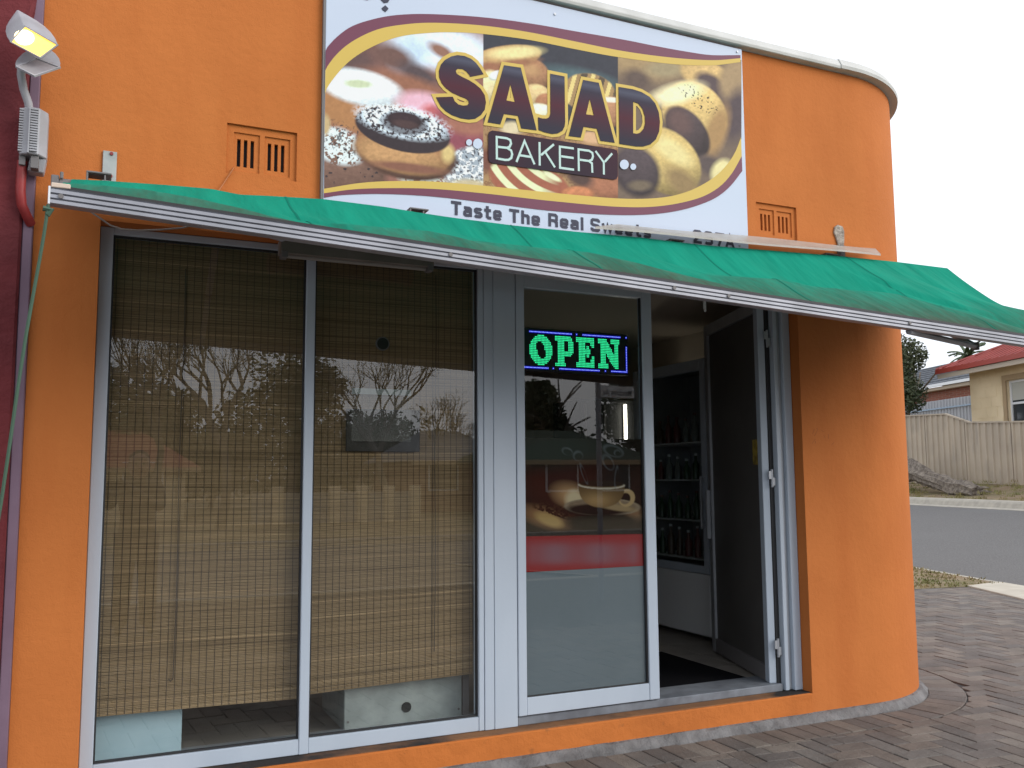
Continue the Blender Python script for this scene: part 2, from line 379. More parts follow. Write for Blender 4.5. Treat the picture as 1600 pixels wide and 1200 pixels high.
# ---- shopfront frame
FY = .095
def bar(name, x0, x1, z0, z1, y0=FY, y1=.17, mat=None, par=bak, bv=.003):
    return MB().box(x0, x1, y0, y1, z0, z1).build(name, mat or m_alu, par, bevel=bv)
wf = MB().box(-.029, .026, FY, .17, .163, 2.598).build('window_frame', m_alu, bak, bevel=.003)
bar('head_rail', .026, .905, 2.566, 2.598, FY+.004, par=wf); bar('head_rail', .95, 1.82, 2.566, 2.598, FY+.004, par=wf)
bar('sill_rail', .026, .905, .163, .232, FY+.003, par=wf); bar('sill_rail', .95, 1.82, .163, .232, FY+.003, par=wf)
bar('mullion', .905, .95, .163, 2.598, FY, par=wf)
bar('side_rail', 1.82, 1.850, .163, 2.598, FY, par=wf)
gk = MB()
for a, b in ((.026, .905), (.95, 1.82)):
    gk.box(a, a+.008, .112, .13, .232, 2.566); gk.box(b-.008, b, .112, .13, .232, 2.566); gk.box(a, b, .113, .13, .232, .241); gk.box(a, b, .113, .13, 2.558, 2.566)
gk.build('glazing_bead', m_rubber, wf)
for a, b in ((.026, .905), (.95, 1.82)):
    o = MB().quad((a, .122, .232), (b, .122, .232), (b, .122, 2.566), (a, .122, 2.566)).build('pane', m_glass, wf, fixn=False)
post = MB().box(1.852, 1.905, .092, .17, .163, 2.598).box(1.9065, 2.036, .089, .17, .163, 2.598).build('post_panel', m_alu, bak, bevel=.002)
# fixed glazed door leaf
dl = MB().box(2.040, 2.089, .085, .135, .212, 2.575).build('door', m_alu, bak, bevel=.003); dl['label'] = 'closed glazed door leaf with coffee poster'
bar('stile', 2.846, 2.912, .212, 2.575, .085, .135, par=dl)
bar('bottom_rail', 2.089, 2.846, .212, .302, .087, .133, par=dl); bar('top_rail', 2.089, 2.846, 2.488, 2.575, .087, .133, par=dl)
bar('glazing_bead', 2.089, 2.846, .302, .308, .096, .112, m_rubber, dl, 0); bar('glazing_bead', 2.838, 2.846, .308, 2.488, .096, .112, m_rubber, dl, 0)
MB().quad((2.089, .108, .302), (2.846, .108, .302), (2.846, .108, 2.488), (2.089, .108, 2.488)).build('pane', glass_mat('door_glass', base=.085), dl, fixn=False)
bar('threshold', 2.040, 3.80, .161, .205, .100, .34, M('worn_threshold', (.20, .22, .25), .55, var=((.12, .13, .15), 8, 6)), bak, .004)
bar('head_panel', 2.040, 3.93, 2.578, 2.60, .09, .17)
# right-hand jamb, stepped
jb = MB().box(3.872, 3.932, .075, .19, .163, 2.598).build('door_jamb', m_alu, bak, bevel=.003)
bar('jamb_strip', 3.842, 3.872, .165, 2.598, .100, .19, m_alu2, jb); bar('jamb_strip', 3.812, 3.842, .165, 2.598, .088, .19, m_alu, jb); bar('jamb_strip', 3.782, 3.812, .165, 2.598, .125, .19, m_rubber, jb)
# open inward-swung leaf
hx, hy = 3.778, .13; la = math.radians(71.5); du = Vector((math.cos(la), math.sin(la), 0)); dv = Vector((-du.y, du.x, 0)); LW = 1.06
def leafbox(u0, u1, t0, t1, z0, z1): return MB().obox(Vector((hx, hy, z0))+du*u0+dv*t0, du*(u1-u0), dv*(t1-t0), (0, 0, z1-z0))
ol = leafbox(0, .065, 0, .045, .205, 2.56).build('door', m_alu, bak, bevel=.003); ol['label'] = 'open dark-tinted door leaf swung into the shop'
leafbox(LW-.07, LW, 0, .045, .205, 2.56).build('stile', m_alu2, ol, bevel=.003)
leafbox(.065, LW-.07, .001, .044, .205, .30).build('bottom_rail', m_lampdark, ol, bevel=.002); leafbox(.065, LW-.07, .001, .044, 2.48, 2.56).build('top_rail', m_alu2, ol, bevel=.002)
leafbox(.065, LW-.07, .018, .026, .30, 2.48).build('pane', M('dark_film', (.105, .10, .095), .5, var=((.09, .086, .082), 3, 4), spec=.2), ol)
leafbox(LW-.05, LW-.03, .045, .075, 1.0, 1.35).build('handle', m_alu2, ol, bevel=.004)
st_ = leafbox(.11, .19, .027, .029, 1.52, 1.68).build('warning_sticker', M('yellow_sticker', (.45, .33, .06), .5, var=((.10, .07, .02), 22, 2)), ol)
for z in (.36, 1.38, 2.25):
    h = MB().cyl((3.782, .110, z), (3.782, .110, z+.11), .008, 10).box(3.782, 3.806, .106, .110, z+.01, z+.06).box(3.756, 3.782, .106, .110, z+.05, z+.10)
    h.build('hinge', m_alu2, ol, bevel=.001)

# ================================================================== GROUND
base = struct(MB().box(-60, 9.0, -7.2, 1.2, -.06, -.012).build('pavement', m_mort2)); base['label'] = 'clay brick pavement around the corner shop'
MB().prism([(4.0, 1.19, -.0121), (9.35, 1.19, -.0121), (10.55, 4.9, -.0121), (4.0, 4.9, -.0121)], (0, 0, -.05)).build('paver_bed', m_mort2, base)
kb = MB(); kb.box(-60, 9.0, -7.4, -7.2, -.16, .0); kerb0 = struct(kb.build('kerb', m_kerb, bevel=.02))
struct(MB().box(-400, 400, -17.2, -7.4, -.3, -.14).build('road', m_asph))
mbk = MB(); mbk.box(-60, 60, -17.45, -17.2, -.2, .0); struct(mbk.build('kerb', m_kerb, bevel=.02))
struct(MB().quad((-900, -900, -.32), (900, -900, -.32), (900, 900, -.32), (-900, 900, -.32)).build('ground', m_verge, fixn=False))
struct(MB().box(-400, 400, -300, -17.45, -.28, -.02).build('verge', m_verge))
# side street on its rise
def zrise(o):
    return float(np.interp(o, [9.2, 9.35, 9.36, 16.4, 16.5, 20.0, 26, 60, 400], [0, 0, -.10, .57, .58, 1.24, 1.6, 3.4, 10]))
def strip(name, mat, o0, o1, no, dz=0.0, s0=-9, s1=90, ns=40, zz=None):
    mb = MB(); nn = no+1
    for j in range(ns+1):
        s = s0+(s1-s0)*j/ns; rp = min(1, max(0, (s+9)/8)); rp = rp*rp*(3-2*rp)
        for i in range(nn):
            o = o0+(o1-o0)*i/no; z = (zrise(o) if zz is None else zz(o))
            mb.v.append(tuple(SO(s, o, -.13+(z+.13)*rp+dz)))
    mb.f = [(j*nn+i, j*nn+i+1, (j+1)*nn+i+1, (j+1)*nn+i) for j in range(ns) for i in range(no)]
    return struct(mb.build(name, mat, smooth=True))
strip('road', m_asph, 9.36, 16.45, 6)
strip('kerb', m_kerb, 9.2, 9.36, 2, zz=lambda o: .004 if o < 9.35 else -.12)
strip('verge', m_verge, 16.72, 400, 80, s0=-9, s1=300, ns=70)
# far kerb with gutter
kk = MB(); prof = [(16.25, .552), (16.45, .585), (16.5, .70), (16.54, .745), (16.75, .765), (16.75, .5), (16.25, .45)]
mpf = len(prof); NS = 36
for j in range(NS+1):
    s = -2+62*j/NS
    for o, z in prof: kk.v.append(tuple(SO(s, o, z+.012)))
kk.f = [(j*mpf+i, j*mpf+(i+1) % mpf, (j+1)*mpf+(i+1) % mpf, (j+1)*mpf+i) for j in range(NS) for i in range(mpf)]
struct(kk.build('kerb', m_kerb))
# near verge patch and concrete ramp
vg = MB(); A_, B_ = G(1425, 921), G(1512, 917)
vg.poly([(5.4, 4.75, .003), (A_.x, A_.y, .003), (B_.x, B_.y, .003), tuple(SO(6.35, 9.22, .003)), tuple(SO(30, 9.22, .003)), (5.4, 30, .003)])
nv = struct(vg.build('verge', m_verge))
c1, c2, c3, c4 = G(1512, 917), G(1562, 911), G(1700, 934), G(1640, 948)
rampo = struct(MB().prism([(c.x, c.y, .02) for c in (c1, c2, c3, c4)], (0, 0, -.06)).build('concrete_ramp', M('pale_concrete', (.50, .46, .38), .9, var=((.42, .38, .31), 4, 5)), bevel=.006))

# ---- clay pavers: herringbone, soldier course along the wall and round the corner
PLn, PW, PG = .23, .115, .0022
def inside_out(p):      # signed distance outside the wall skin
    x, y = p
    if x <= XR: return -y
    if y >= RC: return x-(XR+RC)
    return math.hypot(x-XR, y-RC)-RC
def outn(p):
    x, y = p
    if x <= XR: return Vector((0, -1))
    if y >= RC: return Vector((1, 0))
    v = Vector((x-XR, y-RC)); return v.normalized()
def clip(poly, n, d):   # keep n.p >= d
    out = []
    for i in range(len(poly)):
        a, b = poly[i], poly[(i+1) % len(poly)]; fa, fb = n.dot(a)-d, n.dot(b)-d
        if fa >= 0: out.append(a)
        if (fa >= 0) != (fb >= 0): out.append(a+(b-a)*(fa/(fa-fb)))
    return out
def shrink(poly, g):
    c = sum(poly, Vector((0, 0)))/len(poly); res = []
    for i in range(len(poly)):
        p, q, r = poly[i-1], poly[i], poly[(i+1) % len(poly)]
        e1 = (q-p); e2 = (r-q)
        if e1.length < 1e-6 or e2.length < 1e-6: return None
        e1.normalize(); e2.normalize(); n1 = Vector((-e1.y, e1.x)); n2 = Vector((-e2.y, e2.x))
        k = 1+n1.dot(n2)
        if k < .15: return None
        res.append(q+(n1+n2)*(g/k))
    return res
def area(p): return .5*sum(p[i].x*p[(i+1) % len(p)].y-p[(i+1) % len(p)].x*p[i].y for i in range(len(p)))
BAND = .052+.235
pav = []                # list of polygons (ccw)
PA = math.radians(-5); E1 = Vector((math.cos(PA), math.sin(PA))); E2 = Vector((-math.sin(PA), math.cos(PA))); ORG = Vector((4, -1.5))
sidekerb_n = Vector((-SN[0], -SN[1])); 
for i in range(-60, 70):
    for j in range(-30, 70):
        c = (i-j) % 4
        if c == 0: a, b, wd, ht = i, j, 2, 1
        elif c == 3: a, b, wd, ht = i, j, 1, 2
        else: continue
        q = [ORG+E1*(a*PW)+E2*(b*PW), ORG+E1*((a+wd)*PW)+E2*(b*PW), ORG+E1*((a+wd)*PW)+E2*((b+ht)*PW), ORG+E1*(a*PW)+E2*((b+ht)*PW)]
        cc = (q[0]+q[2])/2
        if not (-1.5 < cc.x < 10.6 and -3.4 < cc.y < 4.9) or inside_out(cc) < BAND-.16: continue
        if cc.x*SN[0]+cc.y*SN[1] > 9.15: continue
        whole = min(inside_out(p) for p in q) > BAND
        poly = q
        if not whole:
            n = outn(cc); d0 = inside_out(cc); poly = clip(q, n, n.dot(cc)-d0+BAND)
        # stop at the verge edge
        vn = Vector((-(B_-A_).y, (B_-A_).x)).normalized()*-1
        dv_ = vn.dot(Vector((A_.x, A_.y)))
        if cc.x > 5.4 and cc.y > 3.0:
            p2 = clip(poly, vn, dv_) if len(poly) > 2 else poly
            whole = whole and len(p2) == 4 and abs(area(p2)-area(poly)) < 1e-6; poly = p2
        if len(poly) < 3 or abs(area(poly)) < .0025: continue
        pav.append((poly, whole, 0 if wd == 2 else 1))
# soldier courses
k = 0
x = -.30
while x+PW < XR:
    pav.append(([Vector((x, -BAND)), Vector((x+PW, -BAND)), Vector((x+PW, -.056)), Vector((x, -.056))], False, 2)); x += PW
arcs = [(x, None)]
nA = 14
tstart = x
first = [Vector((x, -BAND)), Vector((XR, -BAND)), Vector((XR, -.056)), Vector((x, -.056))]
if XR-x > .03: pav.append((first, False, 2))
for i in range(nA):
    a0, a1 = math.pi/2*i/nA, math.pi/2*(i+1)/nA
    f = lambda a, r: Vector((XR+(RC+r)*math.sin(a), RC-(RC+r)*math.cos(a)))
    pav.append(([f(a0, BAND), f(a1, BAND), f(a1, .056), f(a0, .056)], False, 2))
y = RC
while y < 4.6:
    pav.append(([Vector((XR+RC+BAND, y)), Vector((XR+RC+BAND, y+PW)), Vector((XR+RC+.056, y+PW)), Vector((XR+RC+.056, y))], False, 2)); y += PW
def paver_mesh(mb, poly, dz=0.0):
    a = shrink(poly, PG); b = shrink(poly, PG+.004)
    if a is None or b is None or area(b) < .0008: return False
    n = len(a); o = len(mb.v)
    mb.v += [(p.x, p.y, -.02) for p in a]+[(p.x, p.y, -.003+dz) for p in a]+[(p.x, p.y, dz) for p in b]
    fs = [tuple(o+2*n+i for i in range(n))]
    for r in range(2): fs += [(o+r*n+i, o+r*n+(i+1) % n, o+(r+1)*n+(i+1) % n, o+(r+1)*n+i) for i in range(n)]
    mb.f += fs
    if mb.cur is not None: mb.c += [mb.cur]*len(fs)
    return True
def vis(poly):
    c = sum(poly, Vector((0, 0)))/len(poly); A = np.array([c.x, c.y, 0.0])
    if (A-CP)@FW < .3: return 0
    u, v = proj(A)
    if not (-40 < u < 1640 and 0 < v < 1240): return 0
    if inside_out((c.x, c.y)) < 0: return 0
    # hidden behind the rounded corner?
    for t in np.linspace(.4, .98, 30):
        q = CP+(A-CP)*t
        if inside_out((q[0], q[1])) < -.02: return 0
    D = np.linalg.norm(A-CP); return abs(area(poly))*(1.45/D)/D**2
scored = sorted([(vis(p), i) for i, (p, _, _) in enumerate(pav)], reverse=True)
sing = {i for v, i in scored[:300] if v > 0}
shared = {}
rest = MB()
for i, (poly, whole, kind) in enumerate(pav):
    if area(poly) < 0: poly = poly[::-1]
    dz = random.uniform(-.0025, .0025)
    if i in sing:
        c = sum(poly, Vector((0, 0)))/len(poly)
        if whole:
            if kind not in shared:
                t = MB(); paver_mesh(t, [p-c for p in poly]); shared[kind] = t.build('paver', m_paver, base, fixn=False); o = shared[kind]
            else: o = link('paver', shared[kind].data, None, base)
            o.location = (c.x, c.y, dz)
        else:
            t = MB()
            if paver_mesh(t, [p-c for p in poly]):
                o = t.build('paver', m_paver, base, fixn=False); o.location = (c.x, c.y, dz)
    else:
        rest.cur = (random.random(), 0, 0, 1); paver_mesh(rest, poly, dz)
ro = stuff(rest.build('far_pavers', m_paver, base, fixn=False))

# ================================================================== SIGN BOARD
SX0, SX1, SZ0, SZ1 = .953, 3.548, 2.775, 4.090
sg = thing('sign_board', 'large white bakery sign with pastry photographs and a maroon and yellow border', 'sign', (2.25, 0, 2.83))
MB().box(SX0, SX1, -.028, -.002, SZ0, SZ1).build('panel', m_signw, sg, bevel=.002)
MB().box(SX0-.012, SX0, -.026, -.001, SZ0, SZ1).build('edge_trim', m_lampdark, sg)
def cr(pts, n):      # Catmull-Rom through photo points, evenly spaced samples
    p = [np.array(q, float) for q in pts]; p = [2*p[0]-p[1]]+p+[2*p[-1]-p[-2]]; o = []
    for i in range(1, len(p)-2):
        for k in range(12):
            t = k/12; a, b, c, d = p[i-1:i+3]
            o.append(.5*((2*b)+(-a+c)*t+(2*a-5*b+4*c-d)*t*t+(-a+3*b-3*c+d)*t**3))
    o.append(p[-2]); o = np.array(o); L = np.r_[0, np.cumsum(np.hypot(*np.diff(o, axis=0).T))]; q = np.linspace(0, L[-1], n)
    return np.c_[np.interp(q, L, o[:, 0]), np.interp(q, L, o[:, 1])]
T_out = cr([(507,79),(525,59),(550,41),(587,29),(625,23),(675,22),(750,26.5),(825,36),(900,49),(975,62),(1025,72),(1075,81),(1112,86),(1157,86)], 90)
T_mid = cr([(507,110),(525,86),(550,65),(587,47),(625,39),(675,35.5),(750,39.5),(825,50),(900,65),(975,80),(1050,90),(1112,94),(1157,91)], 90)
T_in = cr([(507,146),(515,131),(537,104),(562,84),(595,67),(630,56),(675,51),(712,50.5),(755,53),(825,62),(900,77),(965,89),(1050,100),(1112,102),(1157,97)], 90)
B_in = cr([(506,295),(562,286),(612,283),(675,283.5),(755,290),(862,301),(965,310),(1031,309),(1075,299),(1110,281),(1132,262),(1148,239),(1158,214)], 90)
B_mid = cr([(506,302),(550,296),(600,294),(675,295),(755,302),(862,314),(965,323),(1031,322),(1087,311),(1120,295),(1142,273),(1159,244)], 90)
B_out = cr([(506,309),(537,304.5),(600,303),(675,307),(755,316),(862,329.5),(975,336),(1050,331),(1106,315),(1137,295),(1160,267)], 90)
def sp(q, y): v = P(q[0], q[1], y); return (min(max(v.x, SX0), SX1), y, v.z)
def band(c1, c2, y, name, mat, y2=.0006):
    mb = MB(); n = len(c1); a = [sp(q, y) for q in c1]; b = [sp(q, y) for q in c2]
    for i in range(n-1): mb.quad(a[i], a[i+1], b[i+1], b[i])
    return mb.build(name, mat, sg, fixn=False)
for nm, m_, c1, c2 in (('border_band', m_signm, T_out, T_mid), ('border_band', m_signy, T_mid, T_in), ('border_band', m_signy, B_in, B_mid), ('border_band', m_signm, B_mid, B_out)):
    band(c1, c2, -.0300, nm, m_)
# ---- painted pastry photographs: colours worked out per grid point, in the sign's own plane
def vnoise(x, y, seed):
    xi, yi = np.floor(x).astype(int), np.floor(y).astype(int); fx, fy = x-xi, y-yi; fx = fx*fx*(3-2*fx); fy = fy*fy*(3-2*fy)
    def h(a, b):
        n = (a*374761393+b*668265263+seed*1442695041) & 0x7fffffff; n = ((n ^ (n >> 13))*1274126177) & 0x7fffffff; return ((n ^ (n >> 16)) & 0xffff)/65535.0
    return (h(xi, yi)*(1-fx)+h(xi+1, yi)*fx)*(1-fy)+(h(xi, yi+1)*(1-fx)+h(xi+1, yi+1)*fx)*fy
def fbm(x, y, s): return .5*vnoise(x, y, s)+.3*vnoise(x*2.1, y*2.1, s+1)+.2*vnoise(x*4.3, y*4.3, s+2)
class Paint:
    def __init__(s, u, v): s.u, s.v = u, v; s.c = np.zeros(u.shape+(3,))
    def fill(s, col, m=None):
        col = np.array(col)
        if m is None: s.c[:] = col
        else: s.c = s.c*(1-m[..., None])+col*m[..., None]
    def ell(s, cx, cy, rx, ry, ang=0, soft=.1):
        a = math.radians(ang); x, y = s.u-cx, s.v-cy; X = x*math.cos(a)+y*math.sin(a); Y = -x*math.sin(a)+y*math.cos(a)
        return np.clip((1-np.hypot(X/rx, Y/ry))/soft+.5, 0, 1)
    def e(s, col, cx, cy, rx, ry, ang=0, soft=.1):
        m = s.ell(cx, cy, rx, ry, ang, soft)
        if soft > .3: return s.fill(col, m)
        ny = np.clip((s.v-cy)/max(rx, ry), -1, 1); r4 = np.clip(((s.u-cx)/rx)**2+((s.v-cy)/ry)**2, 0, 1)**2
        gr = fbm(s.u/4+cx, s.v/3, int(cx+cy))
        sh = (1.12-.42*ny-.28*r4)*(.82+.36*gr)
        s.c = s.c*(1-m[..., None])+np.array(col)*sh[..., None]*m[..., None]
def srgb(r, g, b):
    f = lambda c: (c/255/12.92 if c <= 10 else ((c/255+.055)/1.055)**2.4); return (f(r)*.98, f(g)*.98, f(b)*.92)
def paint_sign(u, v):
    p = Paint(u, v); n1 = fbm(u/14, v/14, 3); n2 = fbm(u/5, v/5, 9); n3 = vnoise(u/2.2, v/2.2, 21)
    one = u < 755; two = (u >= 755) & (u < 966); three = u >= 966
    # photo one: glazed rings
    p.fill(srgb(150, 105, 95)); p.e(srgb(110, 85, 85), 540, 110, 60, 30, -30, soft=.8)
    p.e(srgb(205, 220, 240), 690, 75, 85, 34, 10, soft=.6); p.e(srgb(180, 200, 225), 640, 85, 25, 30, 60, soft=.9)
    p.e(srgb(120, 90, 85), 615, 90, 34, 18, 25, soft=.8); p.e(srgb(95, 80, 85), 655, 118, 34, 14, 30, soft=.8); p.e(srgb(155, 105, 85), 640, 135, 70, 16, 18, soft=.8)
    p.e(srgb(150, 110, 95), 690, 80, 22, 9, 30, soft=.8)
    p.e(srgb(175, 125, 85), 565, 170, 78, 38, 10, soft=.35); p.e(srgb(215, 225, 235), 565, 137, 66, 27, 14, soft=.3); p.e(srgb(190, 200, 170), 560, 131, 24, 7, 4, soft=.7)
    p.e(srgb(215, 170, 190), 665, 165, 45, 20, 12, soft=.6); p.e(srgb(205, 110, 115), 678, 180, 20, 14, 40, soft=.7); p.e(srgb(150, 80, 95), 715, 205, 50, 34, 20, soft=.6); p.e(srgb(165, 110, 95), 730, 195, 40, 16, 10, soft=.7)
    # lower left bun with chips
    p.e(srgb(125, 95, 85), 530, 262, 75, 50, 15, soft=.15); m = p.ell(528, 228, 44, 27, 20, soft=.3)*(n2 > .42); p.fill(srgb(200, 215, 225), m); m = p.ell(535, 215, 60, 22, 20, soft=.4)*(n3 < .3); p.fill(srgb(70, 65, 70), m*.8)
    m = p.ell(545, 262, 60, 30, 15, soft=.2)*(vnoise(u/6, v/6, 5) < .2); p.fill(srgb(70, 60, 65), m)
    p.e(srgb(190, 165, 125), 508, 195, 8, 16, 0, soft=.6)
    # right sprinkled bun
    m = p.ell(735, 262, 42, 32, -20, soft=.2); p.fill(srgb(155, 165, 180), m); p.fill(srgb(215, 228, 240), m*(n2 > .5)); p.fill(srgb(85, 85, 95), m*(n3 < .25)); p.e(srgb(190, 175, 145), 735, 292, 34, 12, 5, soft=.6)
    m = p.ell(665, 283, 40, 8, 6, soft=.4); p.fill(srgb(190, 195, 190), m*(n2 > .45))
    # the big dark-glazed ring
    p.e(srgb(105, 75, 65), 634, 240, 82, 40, 12, soft=.12); p.e(srgb(170, 122, 88), 632, 233, 76, 38, 13, soft=.06); p.e(srgb(180, 138, 98), 625, 243, 72, 26, 14, soft=.3); p.e(srgb(205, 180, 125), 700, 240, 10, 14, 0, soft=.8); p.e(srgb(140, 95, 80), 640, 262, 58, 7, 7, soft=.7)
    ring = p.ell(629, 203, 76, 33, 14, soft=.05); p.fill(srgb(66, 55, 62), ring)
    sug = np.clip((fbm(u/3.2, v/2.6, 40)-.40)*9, 0, 1)*p.ell(629, 190, 72, 25, 13, soft=.35)*np.clip(1.25-p.ell(632, 193, 38, 19, 8, soft=.35), 0, 1); p.fill(srgb(208, 222, 240), sug)
    p.e(srgb(64, 48, 55), 632, 188, 28, 12.5, 10, soft=.2); p.e(srgb(88, 66, 68), 634, 194, 20, 6, 10, soft=.6)
    a = p.c.copy()
    # photo two: loaves on a dark table
    p.fill(srgb(66, 68, 80)); p.e(srgb(88, 112, 120), 905, 122, 60, 14, 12, soft=.9)
    p.e(srgb(160, 118, 88), 830, 118, 30, 26, 30, soft=.12); p.e(srgb(185, 145, 105), 822, 106, 22, 10, 20, soft=.7)
    p.e(srgb(185, 150, 105), 790, 90, 56, 19, -8, soft=.08); p.e(srgb(218, 205, 150), 805, 82, 40, 9, -4, soft=.7); p.e(srgb(160, 112, 85), 795, 102, 44, 7, -10, soft=.7); p.e(srgb(160, 110, 85), 765, 105, 14, 8, 0, soft=.7)
    p.e(srgb(205, 190, 150), 765, 140, 22, 30, 0, soft=.2); p.e(srgb(215, 225, 220), 775, 118, 12, 7, -20, soft=.3)
    p.e(srgb(200, 175, 130), 840, 148, 22, 16, 20, soft=.15); p.e(srgb(165, 115, 85), 852, 160, 16, 14, 0, soft=.2); p.e(srgb(215, 215, 190), 845, 172, 20, 10, 10, soft=.3)
    m = p.ell(920, 145, 42, 30, 10, soft=.08); p.fill(srgb(165, 135, 95), m); p.fill(srgb(95, 82, 70), m*(np.sin((u*.9+v*.25)/4.2) > .45)); p.fill(srgb(215, 195, 130), m*(np.sin((u*.9+v*.25)/4.2) < -.75))
    p.e(srgb(170, 125, 95), 955, 175, 26, 24, 10, soft=.15); p.e(srgb(225, 215, 200), 955, 156, 18, 4, 5, soft=.5)
    p.fill(srgb(178, 140, 98), (np.clip((v-186-(u-755)*.12)/10, 0, 1))*(.75+.25*n1)); p.fill(srgb(125, 85, 65), np.clip((v-186-(u-755)*.12)/10, 0, 1)*(n2 > .56)*.6)
    p.e(srgb(205, 190, 160), 800, 200, 18, 10, 0, soft=.6); p.e(srgb(205, 165, 130), 930, 215, 30, 10, 5, soft=.6)
    p.e(srgb(130, 82, 70), 780, 250, 40, 22, 0, soft=.5); p.e(srgb(165, 110, 85), 950, 285, 50, 26, 10, soft=.3); p.e(srgb(95, 72, 68), 905, 276, 22, 14, 30, soft=.7)
    m = p.ell(828, 287, 66, 34, 20, soft=.1); p.fill(srgb(165, 98, 78), m)
    arc = np.hypot((u-905)/1.25, (v-205)*.95); st = np.sin(arc/3.05+.3); p.fill(srgb(212, 222, 180), m*np.clip(st*3, 0, 1)*np.clip((875-u)/30, 0, 1)*.95)
    p.e(srgb(185, 120, 85), 902, 304, 26, 13, 0, soft=.2); p.e(srgb(212, 222, 180), 862, 275, 16, 4, 30, soft=.5)
    b = p.c.copy()
    # photo three: filled rolls
    p.fill(srgb(122, 104, 92)); p.e(srgb(165, 140, 105), 1005, 100, 60, 25, 10, soft=.8); p.e(srgb(105, 88, 82), 995, 125, 22, 16, 20, soft=.8); p.e(srgb(160, 145, 115), 1040, 108, 30, 12, 0, soft=.8)
    p.e(srgb(190, 160, 110), 1105, 120, 45, 24, 25, soft=.2); p.e(srgb(96, 80, 84), 1118, 142, 38, 18, 42, soft=.35); p.e(srgb(165, 140, 108), 1148, 125, 24, 34, 10, soft=.5); p.e(srgb(92, 78, 84), 1150, 180, 18, 40, 10, soft=.7)
    p.e(srgb(196, 168, 112), 1085, 178, 56, 46, 45, soft=.07); p.e(srgb(232, 220, 180), 1058, 146, 40, 15, -14, soft=.8); p.e(srgb(170, 135, 92), 1120, 205, 16, 40, 18, soft=.7)
    p.e(srgb(82, 68, 72), 1074, 206, 27, 46, -38, soft=.14); p.e(srgb(110, 85, 84), 1062, 190, 16, 22, -40, soft=.8)
    m = p.ell(1092, 155, 38, 13, 38, soft=.3)*(vnoise(u/1.9, v/1.9, 77) < .2); p.fill(srgb(50, 45, 50), m)
    p.e(srgb(98, 84, 84), 1112, 260, 26, 14, 30, soft=.6); p.e(srgb(212, 200, 150), 1128, 268, 16, 20, 30, soft=.5)
    p.e(srgb(190, 165, 108), 1040, 252, 62, 46, 42, soft=.08); p.e(srgb(215, 200, 145), 1050, 235, 34, 14, 35, soft=.8); p.e(srgb(150, 125, 88), 1066, 285, 30, 16, 40, soft=.8)
    p.e(srgb(84, 72, 78), 995, 268, 34, 42, -30, soft=.25); p.e(srgb(120, 105, 90), 1000, 290, 18, 8, 0, soft=.7)
    c = p.c
    out = np.where(one[..., None], a, np.where(two[..., None], b, c))
    out = np.clip(out, 0, 1); lum = out.mean(-1, keepdims=True); out = out*(lum+.06)**.28*1.42
    return np.clip(out*(.86+.28*n2[..., None]), 0, .8)
NU, NV = 540, 210
us = np.linspace(0, 1, NU)
def samp(c, t): L = np.linspace(0, 1, len(c)); return np.c_[np.interp(t, L, c[:, 0]), np.interp(t, L, c[:, 1])]
# the picture fills the field between the inner yellow edges; columns at constant photo x keep the panel joints upright
xs = np.linspace(506.5, 1158.5, NU)
top = np.interp(xs, T_in[:, 0], T_in[:, 1]); bot_x = np.maximum.accumulate(B_in[:, 0]+np.arange(len(B_in))*1e-6); bot = np.interp(xs, bot_x, B_in[:, 1])
tt = np.linspace(-.03, 1.03, NV)[None, :]; UU = np.repeat(xs[:, None], NV, 1); VV = top[:, None]+(bot-top)[:, None]*tt
cols = paint_sign(UU, VV)
D_ = (UU[..., None]-800)*RT-(VV[..., None]-600)*UP+FPX*FW
tk = (-.0292-CP[1])/D_[..., 1:2]; W_ = CP+tk*D_; W_[..., 0] = np.clip(W_[..., 0], SX0+.001, SX1-.001)
def grid_mesh(name, W, C, mat, parent):
    nu, nv = W.shape[:2]; me = bpy.data.meshes.new(name)
    idx = np.arange(nu*nv).reshape(nu, nv); f = np.stack([idx[:-1, :-1], idx[:-1, 1:], idx[1:, 1:], idx[1:, :-1]], -1).reshape(-1, 4)
    me.from_pydata(W.reshape(-1, 3).tolist(), [], f.tolist())
    at = me.color_attributes.new('col', 'FLOAT_COLOR', 'POINT'); arr = np.ones((nu*nv, 4), np.float32); arr[:, :3] = C.reshape(-1, 3); at.data.foreach_set('color', arr.ravel())
    return link(name, me, mat, parent)
grid_mesh('photo_print', W_, cols, m_print, sg)
# ---- lettering
def letter_mat():
    m = M('letter_face', (.05, .04, .055), .6, spec=.15); t = m.node_tree; N = t.nodes; L = t.links
    tc = N.new('ShaderNodeTexCoord'); s = N.new('ShaderNodeSeparateXYZ'); L.new(tc.outputs['Object'], s.inputs[0])
    mr_ = N.new('ShaderNodeMapRange'); mr_.inputs[1].default_value = P(800, 200, -.033).z; mr_.inputs[2].default_value = P(800, 100, -.033).z; L.new(s.outputs['Z'], mr_.inputs[0])
    c = N.new('ShaderNodeValToRGB'); e = c.color_ramp.elements; e[0].position = 0; e[0].color = (.036, .034, .052, 1); e[1].position = 1; e[1].color = (.03, .03, .045, 1)
    for pos, k in ((.12, (.036, .032, .048)), (.48, (.085, .024, .036)), (.80, (.045, .038, .058)), (.90, (.085, .088, .125)), (.96, (.06, .06, .09))): x = e.new(pos); x.color = (*k, 1)
    L.new(mr_.outputs[0], c.inputs[0]); L.new(c.outputs[0], N['Principled BSDF'].inputs['Base Color']); return m
m_face = letter_mat()
